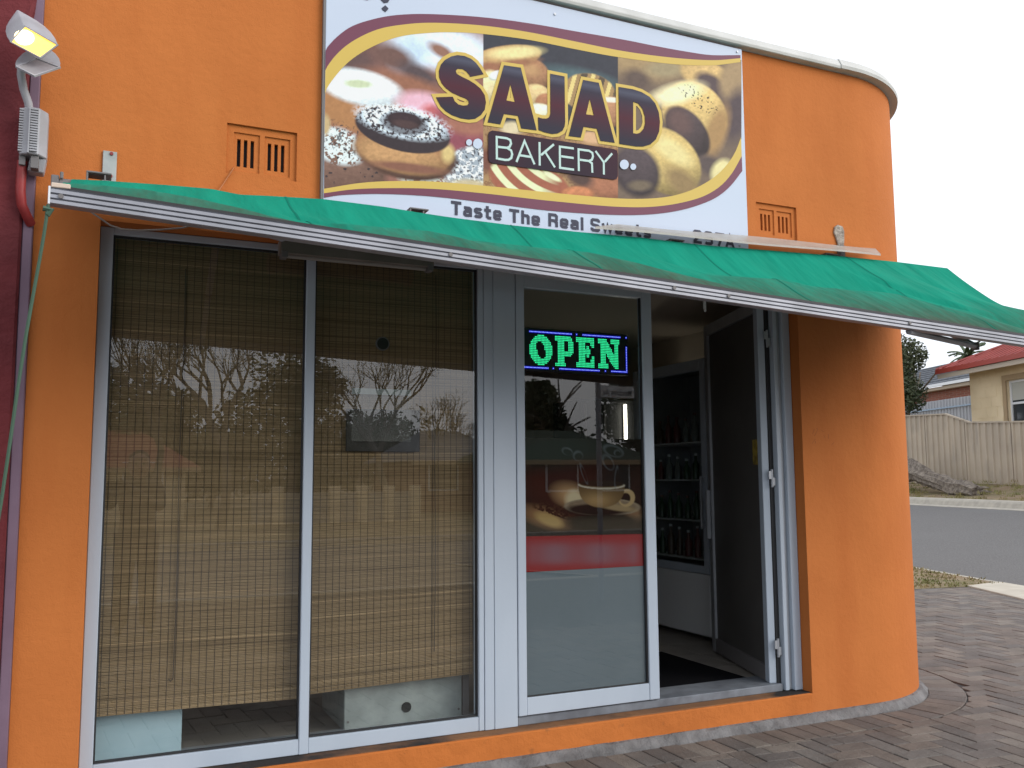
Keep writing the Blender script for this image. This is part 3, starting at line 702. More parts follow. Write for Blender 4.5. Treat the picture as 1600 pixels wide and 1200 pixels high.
def outline(name, loops, org, sc, y, off, mat, parent, smooth=()):
    cu = bpy.data.curves.new(name, 'CURVE'); cu.dimensions = '2D'; cu.fill_mode = 'BOTH'; cu.offset = off
    for li, lp in enumerate(loops):
        ar = sum(lp[k-1][0]*lp[k][1]-lp[k][0]*lp[k-1][1] for k in range(len(lp)))      # photo y runs down
        if (ar > 0) != (li > 0): lp = lp[::-1]
        w2 = [P(org[0]+a/sc, org[1]+b/sc, y) for a, b in lp]
        s_ = cu.splines.new('POLY'); s_.points.add(len(w2)-1); s_.use_cyclic_u = True
        for pt, v in zip(s_.points, w2): pt.co = (v.x, v.z, 0, 1)
    tmp = bpy.data.objects.new('tmp', cu); COL.objects.link(tmp)
    bpy.context.view_layer.update(); me = bpy.data.meshes.new_from_object(tmp.evaluated_get(bpy.context.evaluated_depsgraph_get()))
    me.transform(Matrix(((1, 0, 0, 0), (0, 0, 1, y), (0, 1, 0, 0), (0, 0, 0, 1)))); me.name = name
    bpy.data.objects.remove(tmp); me.materials.clear()
    return link(name, me, mat, parent)
def smoothloop(lp):
    p = [np.array(q, float) for q in lp]; n = len(p); o = []
    for i in range(n):
        a, b, c, d = p[i-1], p[i], p[(i+1) % n], p[(i+2) % n]
        for k in range(4):
            t = k/4; o.append(tuple(.5*((2*b)+(-a+c)*t+(2*a-5*b+4*c-d)*t*t+(-a+3*b-3*c+d)*t**3)))
    return o
Sx = [(685,368),(640,290),(590,225),(530,175),(450,140),(360,128),(280,145),(200,190),(150,250),(125,330),(130,410),(160,480),(210,540),(290,600),(400,650),(460,672),(495,702),(498,735),(480,755),(430,760),(370,745),(325,705),(300,648),(90,655),(110,700),(150,770),(210,830),(290,880),(400,920),(500,935),(580,925),(650,880),(700,810),(715,720),(700,630),(650,550),(580,490),(500,440),(400,392),(350,362),(338,325),(360,300),(420,303),(470,335),(505,375),(515,402)]
LET = [((670, 70), [Sx]),
       ((670, 70), [[(940,255),(1150,285),(1350,1070),(1155,1045),(1115,890),(940,865),(895,995),(735,970)], [(1020,495),(970,695),(1075,715)]]),
       ((840, 90), [[(158,200),(337,235),(345,800),(338,860),(310,915),(250,948),(180,955),(90,935),(10,905),(5,745),(60,760),(110,762),(145,745),(160,700)]]),
       ((840, 90), [[(570,278),(765,315),(965,1065),(785,1040),(740,890),(575,865),(540,1000),(388,980)], [(652,515),(606,708),(703,722)]]),
       ((840, 90), [[(1012,365),(1190,395),(1300,430),(1400,490),(1470,570),(1515,680),(1530,800),(1520,920),(1480,1020),(1410,1085),(1320,1112),(1230,1110),(1022,1078)], [(1195,550),(1195,945),(1240,952),(1280,940),(1325,890),(1345,820),(1340,730),(1310,640),(1260,575)]])]
for i, (org, loops) in enumerate(LET):
    ymb = MB()
    for lp in loops:
        w2 = [P(org[0]+p_[0]/8, org[1]+p_[1]/8, -.031) for p_ in lp]; w2 = [(q.x, q.z) for q in w2]; n_ = len(w2)
        for k in range(n_):
            p0, p1, p2, p3 = [Vector(w2[(k+o_) % n_]) for o_ in (-1, 0, 1, 2)]
            def mit(a_, b_, c_):
                d1, d2 = (b_-a_).normalized(), (c_-b_).normalized(); n1, n2 = Vector((-d1.y, d1.x)), Vector((-d2.y, d2.x)); return (n1+n2)/max(.45, 1+n1.dot(n2))*.0185
            m1, m2 = mit(p0, p1, p2), mit(p1, p2, p3); yy = -.0311-.00002*(k % 40)-.0004*(i % 2)
            ymb.quad(*[(q.x, yy, q.y) for q in (p1-m1, p2-m2, p2+m2, p1+m1)])
    a = ymb.build('letter', m_signy, sg, fixn=False)
    outline('letter_face', loops, org, 8.0, -.0331-.0002*i, .0, m_face, a)
# name plate
def zp(org, sc, q, y): return P(org[0]+q[0]/sc, org[1]+q[1]/sc, y)
OB, SB = (740, 180), 6.154
pl = [(140,190),(150,160),(180,146),(1350,325),(1380,340),(1387,370),(1387,585),(1375,612),(1345,620),(185,462),(155,448),(143,420)]
m_plate = M('plate_face', (.024, .023, .035), .6, var=((.065, .020, .032), 1.6, 1), spec=.15)
plate = outline('name_plate', [pl], OB, SB, -.0345, 0, m_plate, sg)
def stroke(mb, pts, wd, y, closed=False):
    p = [Vector((a[0], a[1])) for a in pts]; n = len(p); L = []; Rr = []
    for i in range(n):
        d1 = (p[i]-p[i-1]).normalized() if i > 0 else (p[1]-p[0]).normalized(); d2 = (p[i+1]-p[i]).normalized() if i < n-1 else d1
        n1, n2 = Vector((-d1.y, d1.x)), Vector((-d2.y, d2.x)); k = max(.35, 1+n1.dot(n2)); m = (n1+n2)/k*wd/2
        L.append(p[i]+m); Rr.append(p[i]-m)
    for i in range(n-1): mb.quad(*[(q.x, y, q.y) for q in (Rr[i], Rr[i+1], L[i+1], L[i])])
BK = {'B': [[(222,198),(224,425)], [(233,210),(318,222),(352,238),(360,272),(345,305),(320,314),(235,304)], [(322,316),(360,338),(371,375),(362,412),(335,430),(300,430),(234,418)]],
      'A': [[(412,450),(490,248),(586,472)], [(440,385),(556,402)]], 'K': [[(634,258),(636,484)], [(772,280),(648,384)], [(688,354),(782,502)]],
      'E': [[(964,320),(829,302),(831,505),(966,524)], [(842,395),(962,412)]], 'R': [[(1012,537),(1009,328),(1110,342),(1142,362),(1148,395),(1138,428),(1110,440),(1022,428)], [(1108,442),(1138,462),(1142,553)]],
      'Y': [[(1172,344),(1252,452),(1253,571)], [(1332,368),(1262,448)]]}
for ch, sts in BK.items():
    mb = MB()
    for k, st in enumerate(sts):
        pts = [zp(OB, SB, q, -.0355) for q in st]; stroke(mb, [(q.x, q.z) for q in pts], .0125, -.0355-.0003*k)
    mb.build('letter', m_signpale, plate, fixn=False)
for (u, v, r) in ((733, 222.5, 5.0), (746.5, 224.5, 8.0), (975.5, 257, 7.6), (989.5, 260.5, 5.0)):
    outline('dot', [[(u+r*.92*math.cos(a), v+r*math.sin(a)) for a in [2*math.pi*k/22 for k in range(22)]]], (0, 0), 1, -.0345, 0, m_signw, sg)
# upper script marks that reach into the picture: rest of the line runs off above
outline('script_mark', [[(590,5.5),(597,3),(601,9),(607,13),(606,15),(602,19),(597,15)][3:] + [(596,13),(602,8)]], (0, 0), 1, -.0302, 0, m_signtext, sg)
outline('script_mark', [[(594,-14),(611,-14),(610,-2),(606,4),(600,5),(595,0)]], (0, 0), 1, -.0302, 0, m_signtext, sg)
outline('script_mark', [[(560,-14),(585,-14),(583,-4),(574,.5),(564,-3)]], (0, 0), 1, -.0302, 0, m_signtext, sg)
def text(name, s, x0, x1, z0, h, y, mat, parent, off=.0, facing=-1, caph=.70):
    cu = bpy.data.curves.new(name, 'FONT'); cu.body = s; cu.size = 1; cu.offset = off; cu.resolution_u = 3
    tmp = bpy.data.objects.new('tmp', cu); COL.objects.link(tmp); bpy.context.view_layer.update()
    me = bpy.data.meshes.new_from_object(tmp.evaluated_get(bpy.context.evaluated_depsgraph_get())); bpy.data.objects.remove(tmp)
    v = np.array([q.co for q in me.vertices]); a, b = v[:, 0].min(), v[:, 0].max(); me.materials.clear()
    cap = max(v[:, 1].max(), 1e-3)
    for q in me.vertices:
        x = x0+(q.co.x-a)/(b-a)*(x1-x0); z = z0+q.co.y/cap*h; q.co = (x, y, z)
    me.name = name; return link(name, me, mat, parent)
GL = {'T': (.70, [[(0,.9),(.7,.9)], [(.35,.8),(.35,0)]]), 'a': (.60, [[(.05,.62),(.42,.62),(.5,.55),(.5,0)], [(.4,.38),(.17,.38),(.1,.31),(.1,.15),(.17,.09),(.4,.09)]]),
      's': (.58, [[(.51,.55),(.44,.63),(.17,.63),(.1,.56),(.1,.46),(.17,.39),(.43,.34),(.5,.27),(.5,.16),(.43,.09),(.15,.09),(.07,.17)]]), 't': (.50, [[(.22,.95),(.22,.16),(.30,.09),(.5,.09)], [(.0,.63),(.48,.63)]]),
      'e': (.60, [[(.2,.35),(.5,.35),(.5,.56),(.43,.63),(.17,.63),(.1,.56),(.1,.16),(.17,.09),(.44,.09),(.52,.17)]]), 'h': (.60, [[(.1,1),(.1,0)], [(.2,.63),(.43,.63),(.5,.56),(.5,0)]]),
      'R': (.68, [[(.1,0),(.1,.9),(.5,.9),(.58,.82),(.58,.55),(.5,.47),(.2,.47)], [(.45,.44),(.58,.36),(.58,0)]]), 'l': (.20, [[(.1,1),(.1,0)]]),
      'S': (.70, [[(.6,.72),(.6,.83),(.53,.9),(.17,.9),(.1,.83),(.1,.59),(.17,.52),(.53,.46),(.6,.39),(.6,.17),(.53,.1),(.17,.1),(.1,.17),(.1,.28)]]), 'w': (.80, [[(.06,.72),(.22,.06),(.40,.66),(.58,.06),(.74,.72)]]),
      '2': (.68, [[(.1,.68),(.1,.83),(.17,.9),(.5,.9),(.57,.83),(.57,.62),(.12,.2),(.12,.1),(.64,.1)]]), '9': (.68, [[(.47,.48),(.17,.48),(.1,.55),(.1,.83),(.17,.9),(.5,.9),(.57,.83),(.57,.17),(.5,.1),(.17,.1),(.1,.17)]]),
      '7': (.62, [[(.02,.9),(.58,.9),(.25,0)]]), 'A': (.70, [[(.08,0),(.35,.93),(.62,0)], [(.2,.28),(.5,.28)]])}
for word, pa, pb, hh in (('Taste', (705,335.5), (784,344.5), .074), ('The', (796,347), (844,353), .074), ('Real', (857,354), (912,359.5), .074), ('Sweets', (923,361.5), (1017,371.5), .074), ('297A', (1083,380), (1148,387), .082)):
    a, b = P(*pa, -.0305), P(*pb, -.0305); tw = sum(GL[c][0]+.14 for c in word)-.14; kx_ = (b.x-a.x)/tw; xo = a.x; z0_ = (a.z+b.z)/2; mb = MB()
    for c in word:
        for k_, st in enumerate(GL[c][1]): stroke(mb, [(xo+q[0]*kx_, z0_+q[1]*hh) for q in st], .0165, -.0304-.0003*k_)
        xo += (GL[c][0]+.14)*kx_
    mb.build('lettering', m_signtext, sg, fixn=False)
for (u, v) in ((1156, 384), (808, 357.5), (867, 22), (1152, 81)):
    q = P(u, v, -.03); MB().cyl((q.x, -.027, q.z), (q.x, -.0335, q.z), .007, 10).build('screw', m_alu2, sg)

# ================================================================== AWNING
aw = thing('awning', 'green fabric roller awning with dirty lower edge and ribbed aluminium front rail', 'awning', (2.5, -.1, 2.75))
BY = -1.25
bl, br_ = P(78, 318, BY), P(1600, 540, BY)
sl_ = (br_.z-bl.z)/(br_.x-bl.x); BX0, BX1 = bl.x, 5.12
bz = lambda x: bl.z+sl_*(x-bl.x)          # underside of the rail
# front rail: ribbed extrusion swept along the slope
RH = .052
prof = [(0, 0)]
for k in range(3):
    z0 = RH*(.04+.32*k); prof += [(-.006, z0), (-.006, z0+RH*.20), (.004, z0+RH*.23), (.004, z0+RH*.30)]
prof += [(-.002, RH), (.035, RH), (.035, 0)]
fr = MB(); m = len(prof)
for x in (BX0, BX1): fr.v += [(x, BY+o, bz(x)+z) for o, z in prof]
fr.f = [(k, (k+1) % m, m+(k+1) % m, m+k) for k in range(m)]+[tuple(range(m)), tuple(range(m, 2*m))[::-1]]
rail = fr.build('front_rail', m_rail, aw)
kd = MB().obox((BX0+.01, BY+.002, bz(BX0+.01)+RH+.0005), (BX1-BX0-.02, 0, sl_*(BX1-BX0-.02)), (0, .030, 0), (0, 0, .010)); kd.build('gap_shadow', m_rubber, rail)  # dark strip stands in for the shadow line between canvas and rail
MB().box(BX0-.006, BX0, BY-.008, BY+.04, bz(BX0)-.003, bz(BX0)+RH+.002).build('end_cap', m_white, rail, bevel=.001)
MB().box(BX0+.001, BX0+.055, BY-.002, BY+.05, bz(BX0)+RH+.001, bz(BX0)+RH+.016).build('end_cap', M('faded_plastic', (.62, .50, .40), .6), rail, bevel=.002)
for u in (95, 703, 1052, 1137, 1420):
    q = P(u, 0, BY); xx = BX0+(u-78)/1522*(br_.x-BX0)
    q = P(u, 310+(u-78)*.1515, BY); MB().cyl((q.x, BY-.003, bz(q.x)+RH*.5), (q.x, BY-.011, bz(q.x)+RH*.5), .008, 8).build('rivet', m_lampdark, rail)
# canvas
def canvas_mat():
    m = M('green_canvas', (.012, .26, .165), .9, spec=.08); t = m.node_tree; N = t.nodes; L = t.links; b = N['Principled BSDF']
    uv = N.new('ShaderNodeUVMap'); s = N.new('ShaderNodeSeparateXYZ'); L.new(uv.outputs[0], s.inputs[0])
    tc = N.new('ShaderNodeTexCoord')
    n = N.new('ShaderNodeTexNoise'); n.inputs['Scale'].default_value = 2.4; n.inputs['Detail'].default_value = 7
    mp = N.new('ShaderNodeMapping'); mp.inputs['Scale'].default_value = (1, .6, .6); L.new(tc.outputs['Object'], mp.inputs[0]); L.new(mp.outputs[0], n.inputs[0])
    n2 = N.new('ShaderNodeTexNoise'); n2.inputs['Scale'].default_value = 26; n2.inputs['Detail'].default_value = 5
    mp2 = N.new('ShaderNodeMapping'); mp2.inputs['Rotation'].default_value = (0, 0, .9); mp2.inputs['Scale'].default_value = (1.4, .22, 1); L.new(tc.outputs['Object'], mp2.inputs[0]); L.new(mp2.outputs[0], n2.inputs[0])
    a = N.new('ShaderNodeMath'); a.operation = 'MULTIPLY_ADD'; L.new(n.outputs[0], a.inputs[0]); a.inputs[1].default_value = .42; L.new(s.outputs['Y'], a.inputs[2])
    a2 = N.new('ShaderNodeMath'); a2.operation = 'MULTIPLY_ADD'; L.new(n2.outputs[0], a2.inputs[0]); a2.inputs[1].default_value = .30; L.new(a.outputs[0], a2.inputs[2])
    r = N.new('ShaderNodeMapRange'); r.inputs[1].default_value = .86; r.inputs[2].default_value = 1.36; r.inputs[4].default_value = 1.0; L.new(a2.outputs[0], r.inputs[0])
    x = N.new('ShaderNodeMix'); x.data_type = 'RGBA'; x.inputs['A'].default_value = (.006, .225, .148, 1); x.inputs['B'].default_value = (.050, .070, .048, 1); L.new(r.outputs[0], x.inputs['Factor'])
    n3 = N.new('ShaderNodeTexNoise'); n3.inputs['Scale'].default_value = 3; n3.inputs['Detail'].default_value = 5; L.new(tc.outputs['Object'], n3.inputs[0])
    r3 = N.new('ShaderNodeMapRange'); r3.inputs[1].default_value = .3; r3.inputs[2].default_value = .7; r3.inputs[3].default_value = .88; r3.inputs[4].default_value = 1.1; L.new(n3.outputs[0], r3.inputs[0])
    y = N.new('ShaderNodeMix'); y.data_type = 'RGBA'; y.blend_type = 'MULTIPLY'; y.inputs['Factor'].default_value = 1; L.new(x.outputs['Result'], y.inputs['A']); L.new(r3.outputs[0], y.inputs['B'])
    L.new(y.outputs['Result'], b.inputs['Base Color'])
    wv = N.new('ShaderNodeTexNoise'); wv.inputs['Scale'].default_value = 350; L.new(tc.outputs['Object'], wv.inputs[0])
    bu = N.new('ShaderNodeBump'); bu.inputs['Strength'].default_value = .12; bu.inputs['Distance'].default_value = .002; L.new(wv.outputs[0], bu.inputs['Height'])
    mp3 = N.new('ShaderNodeMapping'); mp3.inputs['Rotation'].default_value = (0, 0, -.85); mp3.inputs['Scale'].default_value = (2.6, .5, .6); L.new(tc.outputs['Object'], mp3.inputs[0])
    n4 = N.new('ShaderNodeTexNoise'); n4.inputs['Scale'].default_value = 1.5; n4.inputs['Detail'].default_value = 4; n4.inputs['Roughness'].default_value = .45; L.new(mp3.outputs[0], n4.inputs[0])
    b4 = N.new('ShaderNodeBump'); b4.inputs['Strength'].default_value = .7; b4.inputs['Distance'].default_value = .12; L.new(n4.outputs[0], b4.inputs['Height']); L.new(b4.outputs[0], bu.inputs['Normal']); L.new(bu.outputs[0], b.inputs['Normal'])
    L.new(mp3.outputs[0], n3.inputs[0])  # same diagonal streaks tint the green, painting fold highlights into the cloth colour
    return m
RY = -.15; RX0, RX1 = -.147, 5.10
edge = [(112,280),(160,282),(260,289),(330,295),(375,304),(420,306),(505,311),(600,323),(660,333),(700,339),(800,352),(900,362),(1000,371),(1100,383),(1200,391),(1300,399),(1400,409),(1480,419)]
ex = [P(u, v, RY).x for u, v in edge]; ez = [P(u, v, RY).z for u, v in edge]
NUa, NVa = 200, 40
cv = MB(); uvs = []
for i in range(NUa+1):
    t = i/NUa
    for j in range(NVa+1):
        s = j/NVa
        x = (RX0+(RX1-RX0)*t)*(1-s)+(BX0+.012+(BX1-BX0-.02)*t)*s
        zr = float(np.interp(x, ex, ez)); zb = bz(x)+RH*.80
        y = RY*(1-s)+(BY+.03)*s; z = zr*(1-s)+zb*s
        # belly near the roller, then a slack sag; diagonal drag folds
        sag = -.058*math.sin(math.pi*min(1, s*1.6))*(1.0+.35*math.sin(2.3*x+.6))*(s < .625)*min(1, .12+max(0, x+.1)*.62)+.012*math.sin(math.pi*max(0, s-.45)/.55)
        env = .9*min(1, s*3.2)*math.sin(math.pi*s)**.6 if s < 1 else 0
        wr = -.012+.022*math.sin(2*math.pi*(.55*x-1.15*s)+.4)+.016*math.sin(2*math.pi*(1.05*x-1.7*s)+1.2)+.004*math.sin(2*math.pi*(2.7*x-3.4*s))+.0015*math.sin(2*math.pi*(9*x-6*s))*s
        for cx, amp, wdt, lean in ((.62, -.030, .04, .35), (1.95, -.028, .035, .9), (2.45, -.020, .04, 1.1), (3.3, -.020, .035, 1.0), (3.9, -.030, .04, 1.0), (4.45, -.024, .04, 1.1)):
            dxx = (x-(cx+lean*s))/wdt; wr += amp*math.exp(-dxx*dxx)*math.cos(dxx*1.3)
        if s < .06: pass
        cv.v.append((x, y, z+sag+wr*env)); uvs.append((t, s))

nn = NVa+1
cv.f = [(i*nn+j, (i+1)*nn+j, (i+1)*nn+j+1, i*nn+j+1) for i in range(NUa) for j in range(NVa)]
co_ = cv.build('canvas', canvas_mat(), aw, fixn=False, smooth=True)
ul = co_.data.uv_layers.new(name='UVMap'); lv = np.empty(len(co_.data.loops), np.int32); co_.data.loops.foreach_get('vertex_index', lv)
ul.data.foreach_set('uv', np.array(uvs, np.float32)[lv].ravel())
sm_ = M('canvas_seam', (.008, .17, .115), .9, spec=.05)
for ic in (34, 78, 122, 166):
    sb_ = MB()
    for j in range(NVa):
        a0, a1 = Vector(cv.v[ic*nn+j]), Vector(cv.v[ic*nn+j+1]); b0_, b1_ = Vector(cv.v[(ic+1)*nn+j]), Vector(cv.v[(ic+1)*nn+j+1])
        w0, w1 = (b0_-a0)*.34, (b1_-a1)*.34; up_ = Vector((0, 0, .0022)); sb_.quad(a0+up_, a0+w0+up_, a1+w1+up_, a1+up_)
    sb_.build('seam', sm_, co_, fixn=False)
# roller behind the canvas edge and its left end gear
rt = MB(); rt.tube([(x, RY+.035, z-.045) for x, z in zip(ex, ez)], .032, 12); rt.build('roller', m_alu2, aw, smooth=True)
q = P(100, 287, RY)
gr = MB(); gr.cyl((q.x-.02, RY+.03, q.z), (q.x+.03, RY+.03, q.z), .03, 10); gr.box(q.x-.05, q.x-.02, RY, RY+.06, q.z-.035, q.z+.035); gr.cyl((q.x-.01, RY, q.z+.02), (q.x-.01, RY, q.z+.05), .008, 8)
gr.build('gear_box', m_lampdark, aw, bevel=.003)
# wall brackets poking up behind the canvas
for (u, v) in ((155, 270), (650, 326), (1050, 374), (1290, 396)):
    q = P(u, v, -.07); mb = MB()
    mb.box(q.x-.05, q.x+.05, -.125, -.0345, q.z-.02, q.z-.012); mb.box(q.x-.05, q.x-.042, -.125, -.0345, q.z-.10, q.z-.02); mb.box(q.x+.02, q.x+.028, -.12, -.0345, q.z-.10, q.z-.02)
    mb.build('wall_bracket', m_lampdark, aw, bevel=.002)
q0, q1 = P(161, 236), P(181, 290); pt = MB().box(q0.x, q1.x, -.012, -.001, q1.z-.08, q0.z).build('mounting_plate', m_steel, aw, bevel=.002)
for z in (q0.z-.012, q0.z-.115): MB().cyl((q0.x+.035, -.010, z), (q0.x+.035, -.018, z), .008, 8).build('bolt', m_redpipe, pt)
# folding arms below the canvas
for xa, xe, xb in ((.35, 1.1, .55), (4.62, 4.62, 4.3)):
    sh = Vector((xa, -.03, 2.60)); bb = Vector((xb, BY+.03, bz(xb)-.005)); el = Vector((xe if xa < 1 else 4.72, -.78, (sh.z*.4+bb.z*.6)-.03))
    if xa < 1: sh = Vector((.5, -.03, 2.675)); el = Vector((.52, -.60, 2.468)); bb = Vector((.55, BY+.04, bz(.55)+.012))
    if xa > 1: el = P(1524, 541, -.95); bb = P(1420, 519, BY+.03); bb.z = bz(bb.x)-.004
    a_ = MB(); a_.tube([sh, el], .018, 8); ao = a_.build('arm', m_alu2, aw, smooth=True)
    MB().tube([el, bb], .016, 8).build('forearm', m_rail, ao, smooth=True); MB().cyl(el-Vector((0, 0, .02)), el+Vector((0, 0, .02)), .02, 10).build('elbow', m_lampdark, ao)
    MB().box(xa-.05, xa+.05, -.03, -.001, sh.z-.03, sh.z+.04).build('shoulder', m_alu2, ao, bevel=.003)
# clear flashing strip propped on the brackets
a, b = P(928, 352, -.17), P(1376, 396, -.17); a2, b2 = P(965, 350, -.05), P(1366, 391, -.05)
fs_ = MB(); n = 14
sa, sb = P(930, 354, -.20), P(1376, 397, -.20); ta, tb = P(966, 350, -.045), P(1368, 388, -.045)
for i in range(n+1):
    t = i/n; wob = .004*math.sin(9*t)
    p0 = sa.lerp(sb, t)+Vector((0, 0, wob)); p1 = ta.lerp(tb, t)+Vector((0, 0, -wob)); fs_.v += [tuple(p0), tuple(p1), tuple(p1+Vector((0, 0, -.004))), tuple(p0+Vector((0, 0, -.012)))]
fs_.f = [(4*i+k, 4*i+(k+1) % 4, 4*i+4+(k+1) % 4, 4*i+4+k) for i in range(n) for k in range(4)]+[(0, 1, 2, 3), (4*n+3, 4*n+2, 4*n+1, 4*n)]
mclear = M('cloudy_plastic', (.50, .47, .42), .35, var=((.40, .37, .33), 6, 5)); mclear.node_tree.nodes['Principled BSDF'].inputs['Alpha'].default_value = .62
tag(fs_.build('flashing_strip', mclear), 'cloudy clear plastic strip lying above the awning over the street number', 'plastic strip')
# rope
rp = [P(u, v, BY-.015+.0*i) for i, (u, v) in enumerate([(75,320),(74,330),(69,365),(62,405),(52,460),(41,522),(28,605),(15,696),(4,770),(-12,870),(-30,960)])]
ro_ = MB(); ro_.tube(rp, .0055, 6); kn = rp[1]; ro_.tube([kn+Vector((-.012, 0, .008)), kn+Vector((.012, 0, .004)), kn+Vector((0, 0, -.012))], .009, 6)
tag(ro_.build('rope', m_rope, smooth=True), 'thin green rope hanging from the left end of the awning rail', 'rope')

# ================================================================== NEIGHBOUR WALL AND FLOODLIGHT
nb = thing('neighbour_building', 'maroon painted wall of the adjoining building at the left edge', 'building', (-1, 0, 0))
MB().box(-3.5, XL-.042, -.05, .4, -.01, 5.0).build('wall', m_maroon, nb, bevel=.01)
MB().box(XL-.041, XL-.001, -.035, .3, -.01, 4.6).build('corner_trim', m_purple, nb, bevel=.004)
MB().tube([P(64, 0, -.02)+Vector((-.03, 0, .5)), P(61, 0, -.02)+Vector((-.02, 0, 0)), P(52, 60, -.06)+Vector((-.04, 0, 0))], .02, 8).build('cable_run', m_maroon, nb)
fl_ = thing('wall_floodlight', 'twin grey floodlight on a bent pole with ballast box, upper lamp lit yellow', 'floodlight', tuple(P(48, 215, -.10)))
LY = -.2
def head(front, fy, back, by, lit):
    # four lens corners (left, top, right, bottom) and the hood behind them
    F = [P(u, v, y) for (u, v), y in zip(front, fy)]; B = [P(u, v, y) for (u, v), y in zip(back, by)]
    cF = sum(F, Vector())/4; rings = [F]
    for t, k in ((.25, 1.10), (.5, 1.12), (.75, 1.02), (1.0, .80)):
        cc = [F[i].lerp(B[i], t) for i in range(4)]; m_ = sum(cc, Vector())/4; rings.append([m_+(c-m_)*k for c in cc])
    mb = MB(); mb.v = [tuple(p) for r in rings for p in r]
    mb.f = [(4*r+i, 4*r+(i+1) % 4, 4*r+4+(i+1) % 4, 4*r+4+i) for r in range(4) for i in range(4)]+[(16, 17, 18, 19)]
    h = mb.build('lamp_head', m_lampgrey, fl_, bevel=.004, smooth=True)
    nrm = (F[1]-F[0]).cross(F[3]-F[0]).normalized()
    if nrm.dot(Vector(CP)-cF) < 0: nrm = -nrm
    ins = [cF+(p-cF)*.90 for p in F]; fo_ = MB()
    for i in range(4):
        a, b, c, d = F[i], F[(i+1) % 4], ins[(i+1) % 4], ins[i]; up_ = nrm*.008; fo_._add([a, b, c, d, a+up_, b+up_, c+up_, d+up_], [(0,3,2,1),(4,5,6,7),(0,1,5,4),(1,2,6,5),(2,3,7,6),(3,0,4,7)])
    fo_.build('lens_frame', m_lampgrey, h)
    MB().prism([p+nrm*.001 for p in ins], nrm*.003).build('lens', m_lit if lit else m_unlit, h)
    if lit:
        ce = (ins[0]+ins[1])*.5*.62+cF*.38; e1_ = (ins[3]-ins[0])*.30; e2_ = (ins[1]-ins[0])*.40
        MB().prism([ce+e1_*math.cos(k*math.pi/12)+e2_*math.sin(k*math.pi/12)+nrm*.0045 for k in range(24)], nrm*.003).build('burner', m_lithot, h)
head([(15, 66), (38, 40), (92, 71), (64, 92)], (-.30, -.31, -.30, -.29), [(8, 34), (25, 10), (62, 31), (44, 58)], (-.16,)*4, True)
head([(24, 106), (56, 92), (95, 107), (54, 121)], (-.27, -.20, -.24, -.31), [(30, 84), (50, 72), (85, 76), (60, 90)], (-.16,)*4, False)
MB().tube([P(34, 100, -.16), P(33, 118, -.15), P(37, 140, -.14), P(44, 160, -.13), P(46, 172, -.12)], .017, 10).build('pole', m_lampgrey, fl_, smooth=True)
b0, b1 = P(33, 168, -.14), P(72, 246, -.14)
bx_ = MB().prism([(b0.x, -.052, b1.z), (b0.x, -.14, b1.z), (b0.x+.035, -.165, b1.z), (b1.x-.03, -.165, b1.z), (b1.x, -.12, b1.z), (b1.x, -.052, b1.z)], (0, 0, b0.z-b1.z)).build('ballast_box', m_lampgrey, fl_, bevel=.004)
for k in range(17):
    z = b1.z+.012+k*(b0.z-b1.z-.024)/16
    MB().box(b0.x-.004, b0.x+.028, -.150, -.12, z, z+.0065).box(b0.x+.040, b1.x-.034, -.176, -.16, z-.002, z+.0045).build('fin', m_lampgrey, bx_)
MB().box(b0.x+.034, b0.x+.039, -.178, -.16, b1.z, b0.z).build('rib', m_lampgrey, bx_)
MB().box(b0.x+.0, b0.x+.025, -.13, -.06, b1.z-.04, b1.z).box(b0.x+.045, b0.x+.075, -.15, -.06, b1.z-.055, b1.z).build('bracket', m_lampdark, bx_, bevel=.002)
MB().prism([(b1.x-.06, -.06, b1.z-.002), (b1.x-.06, -.13, b1.z-.002), (b1.x, -.12, b1.z-.002), (b1.x, -.06, b1.z-.002)], (-.01, .02, -.055)).build('cover', m_lampgrey, bx_, bevel=.004)
MB().tube([P(35, 252, -.10), P(33, 275, -.095), P(32, 300, -.09), P(34, 320, -.08), P(42, 338, -.06), P(48, 350, -.03)], .020, 10).build('conduit', m_redpipe, fl_, smooth=True)

